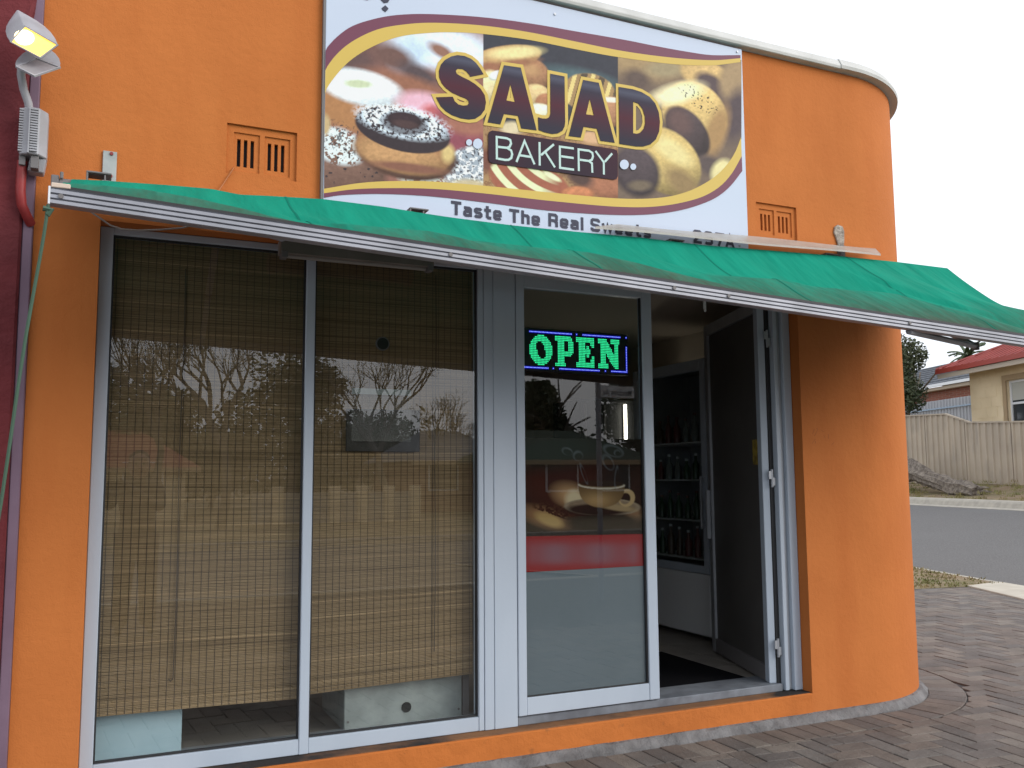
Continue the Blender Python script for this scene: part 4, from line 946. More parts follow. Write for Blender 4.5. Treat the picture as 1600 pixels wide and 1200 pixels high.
# ================================================================== WINDOW DRESSING
def woven_blind(x0, x1, z0a, z0b, y, label, seed, cords):
    rnd = random.Random(seed); e = thing('bamboo_blind', label, 'blind', ((x0+x1)/2, y, z0a), 'bamboo blinds behind the shop windows')
    mb = MB(); z = 2.60; k = 0
    while z > min(z0a, z0b):
        h = rnd.uniform(.0045, .0072); t = rnd.random(); lo = max(z0a, z0b)
        f = 0 if z > lo+.25 else 1
        big = .5+.5*math.sin(z*13+seed)*math.sin(z*5.1)
        base_ = (.288+.045*t+.015*big, .202+.033*t+.011*big, .114+.018*t+.006*big)
        if rnd.random() < .03: base_ = tuple(c*1.4 for c in base_)
        if rnd.random() < .10: base_ = tuple(c*.76 for c in base_)
        mb.cur = (*base_, 1)
        yy = y+rnd.uniform(-.0012, .0012); za = z; zb = z
        # hang slightly askew near the hem
        w_ = max(0, 1-(z-lo)/2.0); za = z+(z0a-lo)*w_; zb = z+(z0b-lo)*w_
        n = 6; top = []; bot = []
        ph = rnd.random()*6
        for i in range(n+1):
            u = i/n; xx = x0+(x1-x0)*u; zz = za+(zb-za)*u+.0008*math.sin(5*u+ph)
            top.append((xx, yy, zz)); bot.append((xx, yy-.0015, zz-h*.5)); 
        bb = [(p[0], yy, p[2]-h) for p in top]
        for i in range(n):
            mb.quad(bot[i], bot[i+1], top[i+1], top[i]); mb.quad(bb[i], bb[i+1], bot[i+1], bot[i])
        z -= h+.0007; k += 1
        if z < lo: break
    stuff(mb.build('reeds', m_blind, e, fixn=False))
    sm = MB(); x = x0+.012
    while x < x1-.005:
        u = (x-x0)/(x1-x0); zb_ = z0a+(z0b-z0a)*u; pts = []
        for q in range(9): pts.append((x+rnd.uniform(-.0012, .0012), y-.003, 2.59+(zb_-2.59)*q/8))
        sm.tube(pts, .0013, 4, False); x += .0345+rnd.uniform(-.002, .002)
    stuff(sm.build('stitching', m_string, e, fixn=False))
    MB().quad((x0, y+.006, min(z0a, z0b)+.01), (x1, y+.006, min(z0a, z0b)+.01), (x1, y+.006, 2.6), (x0, y+.006, 2.6)).build('backing', M('blind_back', (.10, .07, .04), .9), e, fixn=False)
    for (u0, v0, u1, v1, hook) in cords:
        a, b = P(u0, v0, y-.012), P(u1, v1, y-.012); pts = [a.lerp(b, q/6)+Vector((.003*math.sin(q*1.7), 0, 0)) for q in range(7)]
        if hook: pts += [b+Vector((-.012, 0, -.012)), b+Vector((-.02, 0, .0))]
        MB().tube(pts, .0028, 5).build('pull_cord', m_string, e, smooth=True)
woven_blind(.034, .915, .416, .402, .185, 'bamboo blind behind the left window pane', 3, [(290, 420, 271, 1060, True)])
woven_blind(.962, 1.822, .418, .436, .188, 'bamboo blind behind the window pane beside the door', 8, [(681, 430, 679, 1018, False)])
q = P(598, 537, .126)
sc_ = thing('suction_cup', 'round dark disc stuck high on the window pane beside the door', 'disc', tuple(q))
MB().cyl((q.x, .124, q.z), (q.x, .135, q.z), .036, 24).build('rim', m_lampdark, sc_, bevel=.002); MB().cyl((q.x, .1225, q.z), (q.x, .124, q.z), .030, 24).build('disc', m_black, sc_)
a, b = P(550, 606, .127), P(642, 690, .127)
nt_ = thing('plastic_sleeve', 'worn clear plastic notice sleeve with a white strip on the window', 'notice', (a.x, .127, b.z))
MB().box(a.x, b.x, .1265, .1275, a.z-.030, a.z).build('header_strip', M('pale_strip', (.42, .46, .44), .7, var=((.34, .38, .36), 20, 4)), nt_)
mslv = M('sleeve_film', (.30, .29, .26), .4, var=((.5, .5, .48), 14, 6)); mslv.node_tree.nodes['Principled BSDF'].inputs['Alpha'].default_value = .22
MB().quad((a.x, .127, b.z), (b.x, .127, b.z), (b.x, .127, a.z-.032), (a.x, .127, a.z-.032)).build('film', mslv, nt_)
a, b = P(541, 632, .165), P(655, 706, .165)
tag(MB().box(a.x, b.x, .160, .170, b.z, a.z-.02).build('shadow_panel', M('shadow_panel', (.035, .03, .026), .8, var=((.05, .045, .04), 9, 5)), bevel=.003), 'dark card panel standing in for shade behind the clear notice sleeve on the window', 'shadow')  # dark panel put in for the soft shadow behind the sleeve
# things standing on the inside sill
a, b = P(140, 1085, .26), P(283, 1172, .26)
cb = thing('carton', 'pale blue carton standing inside the left window', 'carton', (.2, .3, .19))
MB().box(a.x, b.x, .26, .5, .20, .46).build('box', m_bluewhite, cb, bevel=.004); MB().box(a.x-.001, b.x+.001, .259, .262, .40, .404).build('tape_seam', m_white, cb)
a, b = P(538, 1082, .27), P(722, 1120, .27)
mbx = thing('metal_cabinet', 'galvanised metal cabinet with a round hole inside the window beside the door', 'cabinet', (1.5, .4, .19))
MB().box(a.x, b.x, .27, .75, .195, .50).build('body', m_steel, mbx, bevel=.004); q = P(635, 1105, .268); MB().cyl((q.x, .2695, q.z), (q.x, .266, q.z), .026, 24).build('hole', m_black, mbx)
for dx in (.02, b.x-a.x-.02): MB().cyl((a.x+dx, .27, .24), (a.x+dx, .2665, .24), .006, 8).build('screw', m_lampdark, mbx)
MB().box(b.x+.004, 1.835, .27, .30, .195, .52).build('side_strip', m_lampdark, mbx)
isill = struct(MB().box(XL+.06, 2.03, .171, .30, .185, .205).build('inside_sill', m_alu2))
# cable under the head
tag(MB().tube([P(u, v, -.03) for u, v in [(140,330),(155,340),(172,352),(190,358),(215,360),(250,359),(285,356),(300,352)]], .004, 5).build('cable', m_cable, smooth=True), 'thin pale cable sagging below the awning above the left window', 'cable')
tag(MB().tube([P(u, v, y_) for u, v, y_ in [(365,262,.02),(363,266,-.006),(357,275,-.008),(350,286,-.01),(342,298,-.03),(335,312,-.09)]], .0032, 5).build('cable', M('orange_cable', (.42, .15, .05), .7), smooth=True), 'thin orange wire running from the left air vent down behind the awning', 'cable')
# batten light under the awning
a, b = P(437, 384, -.05), P(676, 419, -.05)
bt = thing('batten_light', 'unlit fluorescent batten light fixed above the windows under the awning', 'light', ((a.x+b.x)/2, 0, 2.56))
MB().box(a.x, b.x, -.075, -.001, a.z-.040, a.z+.03).build('housing', M('batten_body', (.22, .19, .17), .7, var=((.17, .15, .13), 6, 4)), bt, bevel=.004)
MB().cyl((a.x+.03, -.04, a.z-.043), (b.x-.03, -.04, a.z-.043), .011, 10).build('tube', M('dusty_tube', (.30, .28, .26), .5), bt, smooth=True)
for xx in (a.x+.005, b.x-.035): MB().box(xx, xx+.03, -.078, -.02, a.z-.060, a.z-.026).build('lamp_holder', m_lampdark, bt, bevel=.003)

# ================================================================== DOOR GRAPHICS
def paint_poster(u, v):
    p = Paint(u, v); n1 = fbm(u/9, v/9, 4); n2 = fbm(u/3, v/3, 8)
    p.fill((.016, .012, .010)); p.e((.045, .014, .010), 870, 745, 70, 55, 20, soft=1.2); p.e((.020, .024, .020), 860, 705, 90, 26, -6, soft=1.0)
    p.e((.40, .24, .12), 893, 775, 26, 16, 20, soft=1.1); p.e((.55, .46, .30), 897, 780, 13, 14, 0, soft=.7)
    p.e((.22, .12, .06), 850, 808, 36, 14, 18, soft=.8); p.e((.40, .27, .11), 858, 812, 22, 9, 22, soft=.6)
    m = p.ell(868, 802, 36, 13, 22, soft=.25)*(vnoise(u/3.2, v/2.6, 13) < .62)*(v < 806+.35*(u-868)); p.fill((.030, .012, .008), m); p.fill((.07, .03, .018), m*(n2 > .55)*.6)
    p.e((.20, .12, .07), 990, 803, 12, 12, -30, soft=1.0)
    # saucer
    p.e((.36, .30, .22), 941, 792, 59, 14, 1, soft=.08); p.e((.20, .15, .10), 941, 791, 56, 12, 1, soft=.2); p.e((.018, .012, .010), 935, 796, 50, 9, 0, soft=.35); p.e((.014, .010, .009), 945, 816, 56, 14, 0, soft=.4)
    p.e((.30, .22, .12), 965, 793, 28, 5, 8, soft=.6)
    # handle
    h1 = p.ell(979, 778, 13, 14, 20, soft=.12); h2 = p.ell(977, 779, 8, 9, 20, soft=.2); p.fill((.40, .29, .15), h1*(1-h2))
    # cup body: half ellipse under the rim
    x = (u-940)/36.0; depth = 36*np.sqrt(np.clip(1-x*x, 0, 1))**.75
    body = np.clip((v-757)/2, 0, 1)*np.clip((757+depth-v)/2+.5, 0, 1)*(np.abs(x) < 1)
    shade = .35+.65*np.exp(-((v-782)/13)**2)*np.exp(-((u-932)/26)**2)
    p.c = p.c*(1-body[..., None])+np.array((.34, .22, .10))*shade[..., None]*body[..., None]
    rim = p.ell(940, 758, 36.5, 6.5, 1, soft=.06)*(1-p.ell(940, 756.5, 34.5, 5.4, 1, soft=.1))*(v > 756); p.fill((.46, .42, .34), rim)
    p.fill((.03, .018, .012), p.ell(940, 755.5, 34, 5.0, 1, soft=.15))
    # steam curls
    for (cx, cy, rx, ry, an) in ((886, 705, 9, 6, 20), (903, 712, 8, 8, 0), (958, 704, 17, 9, 20), (964, 707, 5, 5, 0), (950, 722, 14, 8, 60), (963, 745, 3, 18, 5), (912, 740, 3, 18, -20)):
        rr = p.ell(cx, cy, rx, ry, an, soft=.25)*(1-p.ell(cx+1, cy+1.5, rx*.8, ry*.75, an, soft=.3)); p.fill((.14, .16, .18), rr*.6*(n1+.2).clip(0, 1))
    # red strip with faded lettering too soft to read
    red = np.clip((v-(838-.022*(u-820)))*1.5, 0, 1); p.fill((.25, .014, .014), red)
    soft_ = np.exp(-((v-865)/17)**4)*(.55+.45*np.cos((u-868)/22)**2)*np.clip((u-818)/14, 0, 1)*np.clip((1004-u)/14, 0, 1); p.fill((.20, .10, .125), soft_*.85*red)
    return p.c*np.where(v[..., None] < 836, .9, 1.0)
PY = .1105
xs = np.linspace(2.0895, 2.8375, 200); zt = P(820, 684, PY).z; zb = P(915, 889, PY).z
zs = np.linspace(zt, zb, 220); XX, ZZ = np.meshgrid(xs, zs, indexing='ij'); Wp = np.stack([XX, np.full_like(XX, PY), ZZ], -1)
vv_ = Wp-CP; wz = vv_@FW; PU, PV = 800+FPX*(vv_@RT)/wz, 600-FPX*(vv_@UP)/wz
po = thing('poster', 'coffee cup poster with a red strip on the closed door glass', 'poster', (2.46, PY, zb))
grid_mesh('print', Wp, paint_poster(PU, PV), m_poster, po)
MB().quad((2.0895, PY+.0008, .305), (2.8375, PY+.0008, .305), (2.8375, PY+.0008, zb-.001), (2.0895, PY+.0008, zb-.001)).build('frosted_film', m_film, dl, fixn=False)
MB().quad((2.0895, PY+.003, .305), (2.8375, PY+.003, .305), (2.8375, PY+.003, zt), (2.0895, PY+.003, zt)).build('film_backing', m_black, dl, fixn=False)

# LED sign behind the glass
LYD = .150
a, b = P(812, 516, LYD), P(985, 582, LYD); lx0, lx1 = 2.099, P(981, 540, LYD).x; lz1, lz0 = P(880, 519, LYD).z+.012, P(880, 576, LYD).z-.022
led = thing('led_sign', 'lit green OPEN sign with blue light border behind the door glass', 'sign', ((lx0+lx1)/2, LYD, lz0))
MB().box(lx0, lx1, LYD+.001, LYD+.035, lz0, lz1).build('housing', M('led_case', (.008, .008, .014), .5), led, bevel=.003)
NC, NR = 80, 24
px = (lx1-lx0-.016)/NC; pz = (lz1-lz0-.012)/NR
bm_ = np.zeros((NR, NC), int)
def put(c0, g):
    for r, row in enumerate(g):
        for c, ch in enumerate(row):
            if ch == '#': bm_[3+r, c0+c] = 1
def gO():
    g = []
    for r in range(18):
        g.append(''.join('#' if (((c-8)/8.4)**2+((r-8.5)/9)**2 <= 1 and ((c-8-.25*(r-8.5))/3.1)**2+((r-8.5)/5.4)**2 > 1) else '.' for c in range(17)))
    return g
gP = ['############..', '#############.', '#############.'] + ['..#####...####']*6 + ['..############', '..###########.', '..##########..'] + ['..#####.......']*4 + ['########......', '########......']
gE = ['##############', '##############', '##############', '..#####....###', '..#####....###', '..#####.##..##', '..#####.##....', '..#########...', '..#########...', '..#########...', '..#####.##....', '..#####.##..##', '..#####.....##', '..#####....###', '..#####....###', '##############', '##############', '##############']
gN = []
for r in range(18):
    row = ''
    for c in range(17):
        on = (2 <= c <= 5) or (12.5 <= c <= 15) or (abs(c-(2.5+r*.68)-.6) < 3 and 2 <= c <= 15)
        if r < 3: on = c <= 5 or c >= 10 or (abs(c-(2.5+r*.68)-.6) < 3)
        if r > 14: on = c <= 7 or (abs(c-(2.5+r*.68)-.6) < 2.6 and c <= 15)
        row += '#' if on else '.'
    gN.append(row)
put(5, gO()); put(24, gP); put(40, gE); put(57, gN)
dg, db, dh = MB(), MB(), MB()
def dot(mb, c, r, s=.36, y=LYD-.001):
    X = lx0+.008+(c+.5)*px; Z = lz1-.006-(r+.5)*pz; mb.quad((X-px*s, y, Z-pz*s), (X+px*s, y, Z-pz*s), (X+px*s, y, Z+pz*s), (X-px*s, y, Z+pz*s))
for r in range(NR):
    for c in range(NC):
        if bm_[r, c]: dot(dg, c, r, .34)
bord = []
for c in range(NC):
    if (5 <= c <= 36) or c == 40 or (45 <= c <= 74): bord.append((c, 1))
    if c <= 18 or c == 22 or (27 <= c <= 57) or c == 62 or c >= 67: bord.append((c, NR-2))
for r in range(NR):
    if r == 1 or 6 <= r <= NR-2: bord.append((0, r)); 
    if r == 1 or 7 <= r <= NR-2: bord.append((NC-1, r))
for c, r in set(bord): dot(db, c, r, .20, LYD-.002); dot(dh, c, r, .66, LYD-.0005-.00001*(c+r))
stuff(dg.build('green_lights', m_ledg, led, fixn=False)); stuff(db.build('blue_lights', m_ledb, led, fixn=False)); stuff(dh.build('blue_halo', m_ledh, led, fixn=False))

# ================================================================== SHOP INTERIOR
def PXp(x, y, X): d = ray(x, y); t = (X-CP[0])/d[0]; return Vector(CP+t*d)
FX = 4.25
fy0, fy1 = PXp(1111, 1000, FX).y, PXp(1022, 985, FX).y+.25
fz0, fz1 = .30, PXp(1095, 560, FX).z
fd = thing('drinks_fridge', 'tall glass-door drinks fridge with white lower panel inside the doorway', 'fridge', (FX+.3, (fy0+fy1)/2, .19))
MB().box(FX+.05, FX+.60, fy0, fy0+.03, fz0-.08, fz1).box(FX+.05, FX+.60, fy1-.03, fy1, fz0-.08, fz1).box(FX+.05, FX+.6, fy0+.03, fy1-.03, fz1-.03, fz1).box(FX+.57, FX+.6, fy0+.03, fy1-.03, fz0-.08, fz1-.03).box(FX+.05, FX+.57, fy0+.03, fy1-.03, fz0-.08, .72).build('cabinet', m_alu2, fd, bevel=.004)
zlp = PXp(1075, 893, FX).z
MB().box(FX, FX+.05, fy0, fy1, fz0-.06, zlp-.005).build('lower_panel', m_white, fd, bevel=.006)
dfr = MB().box(FX, FX+.04, fy0, fy0+.06, zlp, fz1).box(FX, FX+.04, fy1-.06, fy1, zlp, fz1).box(FX, FX+.04, fy0+.06, fy1-.06, fz1-.09, fz1).box(FX, FX+.04, fy0+.06, fy1-.06, zlp, zlp+.06).build('glass_door', m_alu, fd, bevel=.004)
MB().quad((FX+.02, fy0+.06, zlp+.06), (FX+.02, fy1-.06, zlp+.06), (FX+.02, fy1-.06, fz1-.09), (FX+.02, fy0+.06, fz1-.09)).build('pane', m_glass_in, dfr, fixn=False)
MB().box(FX-.035, FX-.015, fy0+.03, fy0+.05, 1.05, 1.45).box(FX-.02, FX, fy0+.03, fy0+.05, 1.06, 1.09).box(FX-.02, FX, fy0+.03, fy0+.05, 1.41, 1.44).build('handle', m_alu2, dfr, bevel=.003)
rnd = random.Random(5)
mbt = [M('bottle_green', (.03, .07, .035), .25), M('bottle_brown', (.07, .04, .025), .25), M('bottle_clear', (.16, .18, .17), .25), M('bottle_red', (.12, .025, .025), .35)]
sz = [zlp+.10, zlp+.40, zlp+.72, zlp+1.02]
for k, z in enumerate(sz):
    MB().box(FX+.08, FX+.55, fy0+.035, fy1-.035, z-.012, z).build('shelf', m_white, fd)
    for j in range(8):
        y = fy0+.075+j*(fy1-fy0-.15)/7; h = (.19, .17, .15, .18)[k]+.02*((j*7+k*3) % 3); r = .027+.004*((j+k) % 2)
        bc = mbt[(2, 3, 1, 0)[(j//2+k) % 4] if k != 1 else 0]
        t = thing('bottle', f"{['first', 'second', 'third', 'fourth', 'fifth', 'sixth', 'seventh', 'eighth'][j]} bottle from the handle side on the fridge's {['lowest', 'second', 'third', 'top'][k]} shelf", 'bottle', (FX+.14, y, z), 'bottles in the drinks fridge')
        MB().tube([(FX+.14, y, z+q) for q in (0, h*.62, h*.8, h)], [r, r, r*.42, r*.40], 10).build('glass_body', bc, t, smooth=True); MB().cyl((FX+.14, y, z+h), (FX+.14, y, z+h+.018), r*.46, 8).build('cap', mbt[3] if k % 2 else m_white, t)
a = [G(1034, 1088, .195), G(1030, 1018, .195)]
tag(MB().box(2.93, 3.74, .35, 1.30, .186, .199).build('door_mat', m_mat, bevel=.004), 'black door mat just inside the open doorway', 'mat')
# second cabinet with a lit tube seen through the closed door glass
dc = thing('display_cabinet', 'grey display cabinet with a lit vertical tube seen through the door glass', 'cabinet', (3.9, 2.9, .19))
q0, q1 = P(965, 640, 2.7), P(1040, 640, 2.7)
MB().box(q0.x-.35, q1.x-.02, 2.75, 3.3, .19, 2.15).build('body', M('cabinet_grey', (.045, .045, .048), .6, spec=.2), dc, bevel=.006)
for k in range(3): MB().box(q0.x-.32+.2*k, q0.x-.30+.2*k, 2.735, 2.75, .3, 2.1).build('trim', m_lampdark, dc)
tq0, tq1 = P(977, 632, 2.72), P(983, 690, 2.72)
MB().cyl((tq0.x, 2.72, 1.25), (tq0.x, 2.72, tq0.z), .012, 10).build('light_tube', M('tube_light', (.9, .9, .8), .4, emis=((1, .95, .8), 9.0)), dc)
# hook under the lintel, conduit stub on the corner
q = P(1101, 478, .05); tag(MB().box(q.x-.008, q.x+.012, .05, .055, q.z-.02, q.z+.06).box(q.x-.004, q.x+.008, .045, .055, q.z-.035, q.z-.02).build('hook', m_white, bevel=.002), 'small white hook hanging above the open doorway', 'hook')
q = P(1310, 368); wb = thing('broken_fixture', 'broken grey fixture stub on the orange wall above the awning', 'fixture', (q.x, 0, q.z-.1))
pts = [(q.x+dx, -.001, q.z+dz) for dx, dz in ((-.038, .05), (-.01, .068), (.03, .06), (.042, .03), (.038, -.04), (.03, -.075), (-.015, -.075), (-.03, -.02), (-.045, .01))]
MB().prism(pts, (0, -.012, 0)).build('patch', M('bare_plaster', (.42, .37, .31), .9, var=((.24, .20, .17), 28, 5), bump=[(40, .8)]), wb, bevel=.003); MB().box(q.x-.02, q.x+.025, -.03, -.002, q.z-.16, q.z-.07).build('stub', m_conc, wb, bevel=.003)

# ================================================================== SIDE STREET
def s_of(v): return float(np.dot(SD, np.array(v)))
fo = 20.0
fpts = [(46, 3.72), (s_of(OFF(1415, 651, fo)), OFF(1415, 651, fo).z), (s_of(OFF(1478, 648, fo)), OFF(1478, 648, fo).z), (s_of(OFF(1516, 661, fo)), OFF(1516, 661, fo).z), (s_of(OFF(1600, 660, fo)), OFF(1600, 660, fo).z), (8, 2.75)]
fpts.sort(); ftop = lambda s: float(np.interp(s, [a for a, _ in fpts], [b for _, b in fpts]))
fbase = lambda s: float(np.interp(s, [8, 21.5, 24.2, 46], [1.14, 1.21, 1.25, 1.30]))
fn = thing('steel_fence', 'beige ribbed steel fence with a stepped top across the side street', 'fence', tuple(SO(24, fo, 1.2)))
PT = .16
s = 8.0; kx = 0
brk = [8+2.36*i for i in range(17)]
for i in range(16):
    s0, s1 = brk[i], brk[i+1]-.05; mb = MB(); n = 7; st = []
    for r in range(n):
        b0_ = s0+(s1-s0)*r/n; w_ = (s1-s0)/n; st += [(b0_, 0), (b0_+w_*.62, 0), (b0_+w_*.70, -.045), (b0_+w_*.92, -.045)]
    st.append((s1, 0))
    for ss, dd in st: mb.v += [tuple(SO(ss, fo+dd, fbase(ss)-.1)), tuple(SO(ss, fo+dd, ftop(ss)))]
    mb.f = [(2*q, 2*q+2, 2*q+3, 2*q+1) for q in range(len(st)-1)]
    mb.build('fence_panel', m_fence, fn, fixn=False)
    MB().obox(SO(s1, fo-.06, fbase(s1)-.1), Vector(SD)*.05, Vector(SN)*.1, (0, 0, ftop(s1)-fbase(s1)+.1)).build('post', m_fence, fn)
    a_, b_ = SO(s0, fo-.06, ftop(s0)), SO(s1, fo-.06, ftop(s1)); knots = [s0]+[k for k, _ in fpts if s0 < k < s1]+[s1]
    cp_ = MB()
    for u, v in zip(knots[:-1], knots[1:]): cp_.obox(SO(u, fo-.06, ftop(u)), SO(v, fo-.06, ftop(v))-SO(u, fo-.06, ftop(u)), Vector(SN)*.1, (0, 0, .05))
    cp_.build('cap_rail', m_fence, fn)
# cream house with red iron roof
ho = 23.0
c0 = OFF(1514, 577, ho); hs0 = s_of(c0); ez_ = OFF(1560, 566, ho).z
hz = c0.z; ch = thing('cream_house', 'cream block house with red iron roof behind the steel fence', 'house', tuple(SO(hs0-5, ho+3, 1.4)))
wz0, wz1 = OFF(1590, 665, ho).z-.3, OFF(1590, 592, ho).z; ws1 = s_of(OFF(1572, 600, ho)); ws0 = ws1-1.3
mb = MB()
def hw(a, b, z0, z1, o=ho): mb.quad(SO(a, o, z0), SO(b, o, z0), SO(b, o, z1), SO(a, o, z1))
hw(hs0-14, ws0, 1.2, hz+.3); hw(ws1, hs0, 1.2, hz+.3); hw(ws0, ws1, 1.2, wz0); hw(ws0, ws1, wz1, hz+.3)
mb.quad(SO(hs0, ho, 1.2), SO(hs0, ho+8, 1.2), SO(hs0, ho+8, hz+.3), SO(hs0, ho, hz+.3)); mb.quad(SO(hs0-14, ho, 1.2), SO(hs0-14, ho+8, 1.2), SO(hs0-14, ho+8, hz+.3), SO(hs0-14, ho, hz+.3))
for a, b in (((ws0, wz0), (ws0, wz1)), ((ws1, wz0), (ws1, wz1)), ((ws0, wz1), (ws1, wz1))): mb.quad(SO(a[0], ho, a[1]), SO(b[0], ho, b[1]), SO(b[0], ho+.25, b[1]), SO(a[0], ho+.25, a[1]))
mb.build('wall', m_cream, ch)
# coursed block joints: each block course a shallow proud face
bkm = None
for r in range(7):
    for c in range(12):
        h_ = .38; z = 3.2+r*h_
        if z+h_ > hz: continue
        s1_ = hs0-.02-c*.62-(.31 if r % 2 else 0); s0_ = s1_-.61
        if s1_ > ws0-.25 and s0_ < ws1+.25 and z+h_ > wz0 and z < wz1+.2: continue
        if s0_ < hs0-7: continue
        bme = MB().obox(SO(s0_, ho-.012, z), Vector(SD)*(s1_-s0_), Vector(SN)*.02, (0, 0, h_-.012))
        bme.build('block', m_cream, ch)
MB().obox(SO(ws1, ho-.03, wz0-.1), Vector(SD)*.2, Vector(SN)*.05, (0, 0, wz1-wz0+.3)).obox(SO(ws0, ho-.031, wz1), Vector(SD)*(ws1-ws0), Vector(SN)*.05, (0, 0, .2)).build('window_surround', m_cream2, ch)
wn = MB()
def wb_(a, b, z0, z1, o=ho+.12, d=.06): wn.obox(SO(a, o, z0), Vector(SD)*(b-a), Vector(SN)*d, (0, 0, z1-z0))
wb_(ws1-.09, ws1, wz0, wz1); wb_(ws0, ws0+.09, wz0, wz1); wb_(ws0+.09, ws1-.09, wz1-.09, wz1); wb_(ws0+.09, ws1-.09, (wz0+wz1)/2+.1, (wz0+wz1)/2+.18)
wo = wn.build('window', m_white, ch)
MB().quad(SO(ws0, ho+.16, wz0), SO(ws1, ho+.16, wz0), SO(ws1, ho+.16, wz1), SO(ws0, ho+.16, wz1)).build('pane', M('far_glass', (.03, .035, .04), .1), wo)
MB().quad(SO(ws0, ho+.155, (wz0+wz1)/2+.25), SO(ws1, ho+.155, (wz0+wz1)/2+.25), SO(ws1, ho+.155, wz1), SO(ws0, ho+.155, wz1)).build('curtain', M('curtain', (.45, .45, .40), .9), wo)
# hipped roof
eo = ho-.75; ee = OFF(1463, 579, eo); e1 = s_of(ee); ez = ee.z; e2 = hs0-15
ridz = ez+2.0; r1, r2 = e1-4.6, e2+4.6; bo = ho+8.6; ro_m = (eo+bo)/2
def roofface(q): return [SO(*k) for k in q]
slopes = [[(e1, eo, ez), (e2, eo, ez), (r2, ro_m, ridz), (r1, ro_m, ridz)], [(e2, bo, ez), (e1, bo, ez), (r1, ro_m, ridz), (r2, ro_m, ridz)], [(e1, bo, ez), (e1, eo, ez), (r1, ro_m, ridz)], [(e2, eo, ez), (e2, bo, ez), (r2, ro_m, ridz)]]
mb = MB()
for q in slopes: mb.poly(roofface(q))
rf = mb.build('roof', m_redroof, ch)
rb = MB()
for k in range(40):                    # standing ribs of the front slope
    ss = e1-.2-k*.42
    if ss < e2+.2: break
    t = min(1, max(.02, min((e1-ss)/(e1-r1), (ss-e2)/(r2-e2)))); rb.tube([SO(ss, eo, ez+.02), SO(ss, eo+(ro_m-eo)*t, ez+(ridz-ez)*t+.02)], .03, 4)
stuff(rb.build('roof_ribs', m_redroof, rf))
MB().tube([SO(e1, eo, ez+.03), SO(r1, ro_m, ridz+.03)], .07, 6).tube([SO(r1, ro_m, ridz+.03), SO(r2, ro_m, ridz+.03)], .07, 6).build('ridge_cap', m_redroof, rf)
MB().obox(SO(e2, eo-.06, ez-.16), Vector(SD)*(e1-e2), Vector(SN)*.06, (0, 0, .18)).build('gutter', m_fascia, rf)
MB().obox(SO(e2, eo, ez-.22), Vector(SD)*(e1-e2-.02), Vector(SN)*.76, (0, 0, .04)).build('soffit', m_soffit, rf)
MB().obox(SO(e2, eo+.005, ez-.35), Vector(SD)*(e1-e2-.05), Vector(SN)*.03, (0, 0, .13)).build('fascia_board', m_soffit, rf)
# brick house further back
bo_ = 33.0; bz0, bz1 = 1.8, OFF(1480, 603, bo_).z; b1s, b0s = s_of(OFF(1420, 600, bo_)), s_of(OFF(1540, 600, bo_))
bh = thing('brick_house', 'red brick house with grey tiled roof behind the cream house', 'house', tuple(SO(b0s+2, bo_+3, 1.8)))
m_bt = M('brick_courses', (.27, .095, .06), .9); _t = m_bt.node_tree; _b = _t.nodes.new('ShaderNodeTexBrick'); _b.inputs['Scale'].default_value = 2.2; _b.inputs['Color1'].default_value = (.26, .09, .06, 1); _b.inputs['Color2'].default_value = (.20, .065, .045, 1); _b.inputs['Mortar'].default_value = (.24, .17, .13, 1)
_m = _t.nodes.new('ShaderNodeMapping'); _m.inputs['Rotation'].default_value = (math.pi/2, 0, 0); _c = _t.nodes.new('ShaderNodeTexCoord'); _t.links.new(_c.outputs['Object'], _m.inputs[0]); _t.links.new(_m.outputs[0], _b.inputs['Vector']); _t.links.new(_b.outputs[0], _t.nodes['Principled BSDF'].inputs['Base Color'])
MB().obox(SO(b0s, bo_, bz0), Vector(SD)*(b1s-b0s+6), Vector(SN)*8, (0, 0, bz1-bz0)).build('wall', m_bt, bh)
ez2 = OFF(1480, 597, bo_-.5).z; rz2 = ez2+2.0
mb = MB(); mb.poly([SO(b0s-.5, bo_-.5, ez2), SO(b1s+6.5, bo_-.5, ez2), SO(b1s+6.5, bo_+4, rz2), SO(b0s-.5, bo_+4, rz2)]).poly([SO(b0s-.5, bo_+8.5, ez2), SO(b1s+6.5, bo_+8.5, ez2), SO(b1s+6.5, bo_+4, rz2), SO(b0s-.5, bo_+4, rz2)])
rf2 = mb.build('roof', m_tileroof, bh)
for k in range(9):
    t = k/9; MB().obox(SO(b0s-.5, bo_-.5+4.5*t, ez2+(rz2-ez2)*t+.02), Vector(SD)*(b1s-b0s+7), Vector(SN)*.1+Vector((0, 0, .04)), (0, 0, .07)).build('tile_course', m_tileroof, rf2)
MB().obox(SO(b0s-.5, bo_-.62, ez2-.16), Vector(SD)*(b1s-b0s+7), Vector(SN)*.12, (0, 0, .16)).build('gutter', m_white, rf2)
MB().obox(SO(b0s-.5, bo_-.45, ez2-.36), Vector(SD)*(b1s-b0s+7), Vector(SN)*.4, (0, 0, .18)).build('eave_board', m_soffit, rf2)
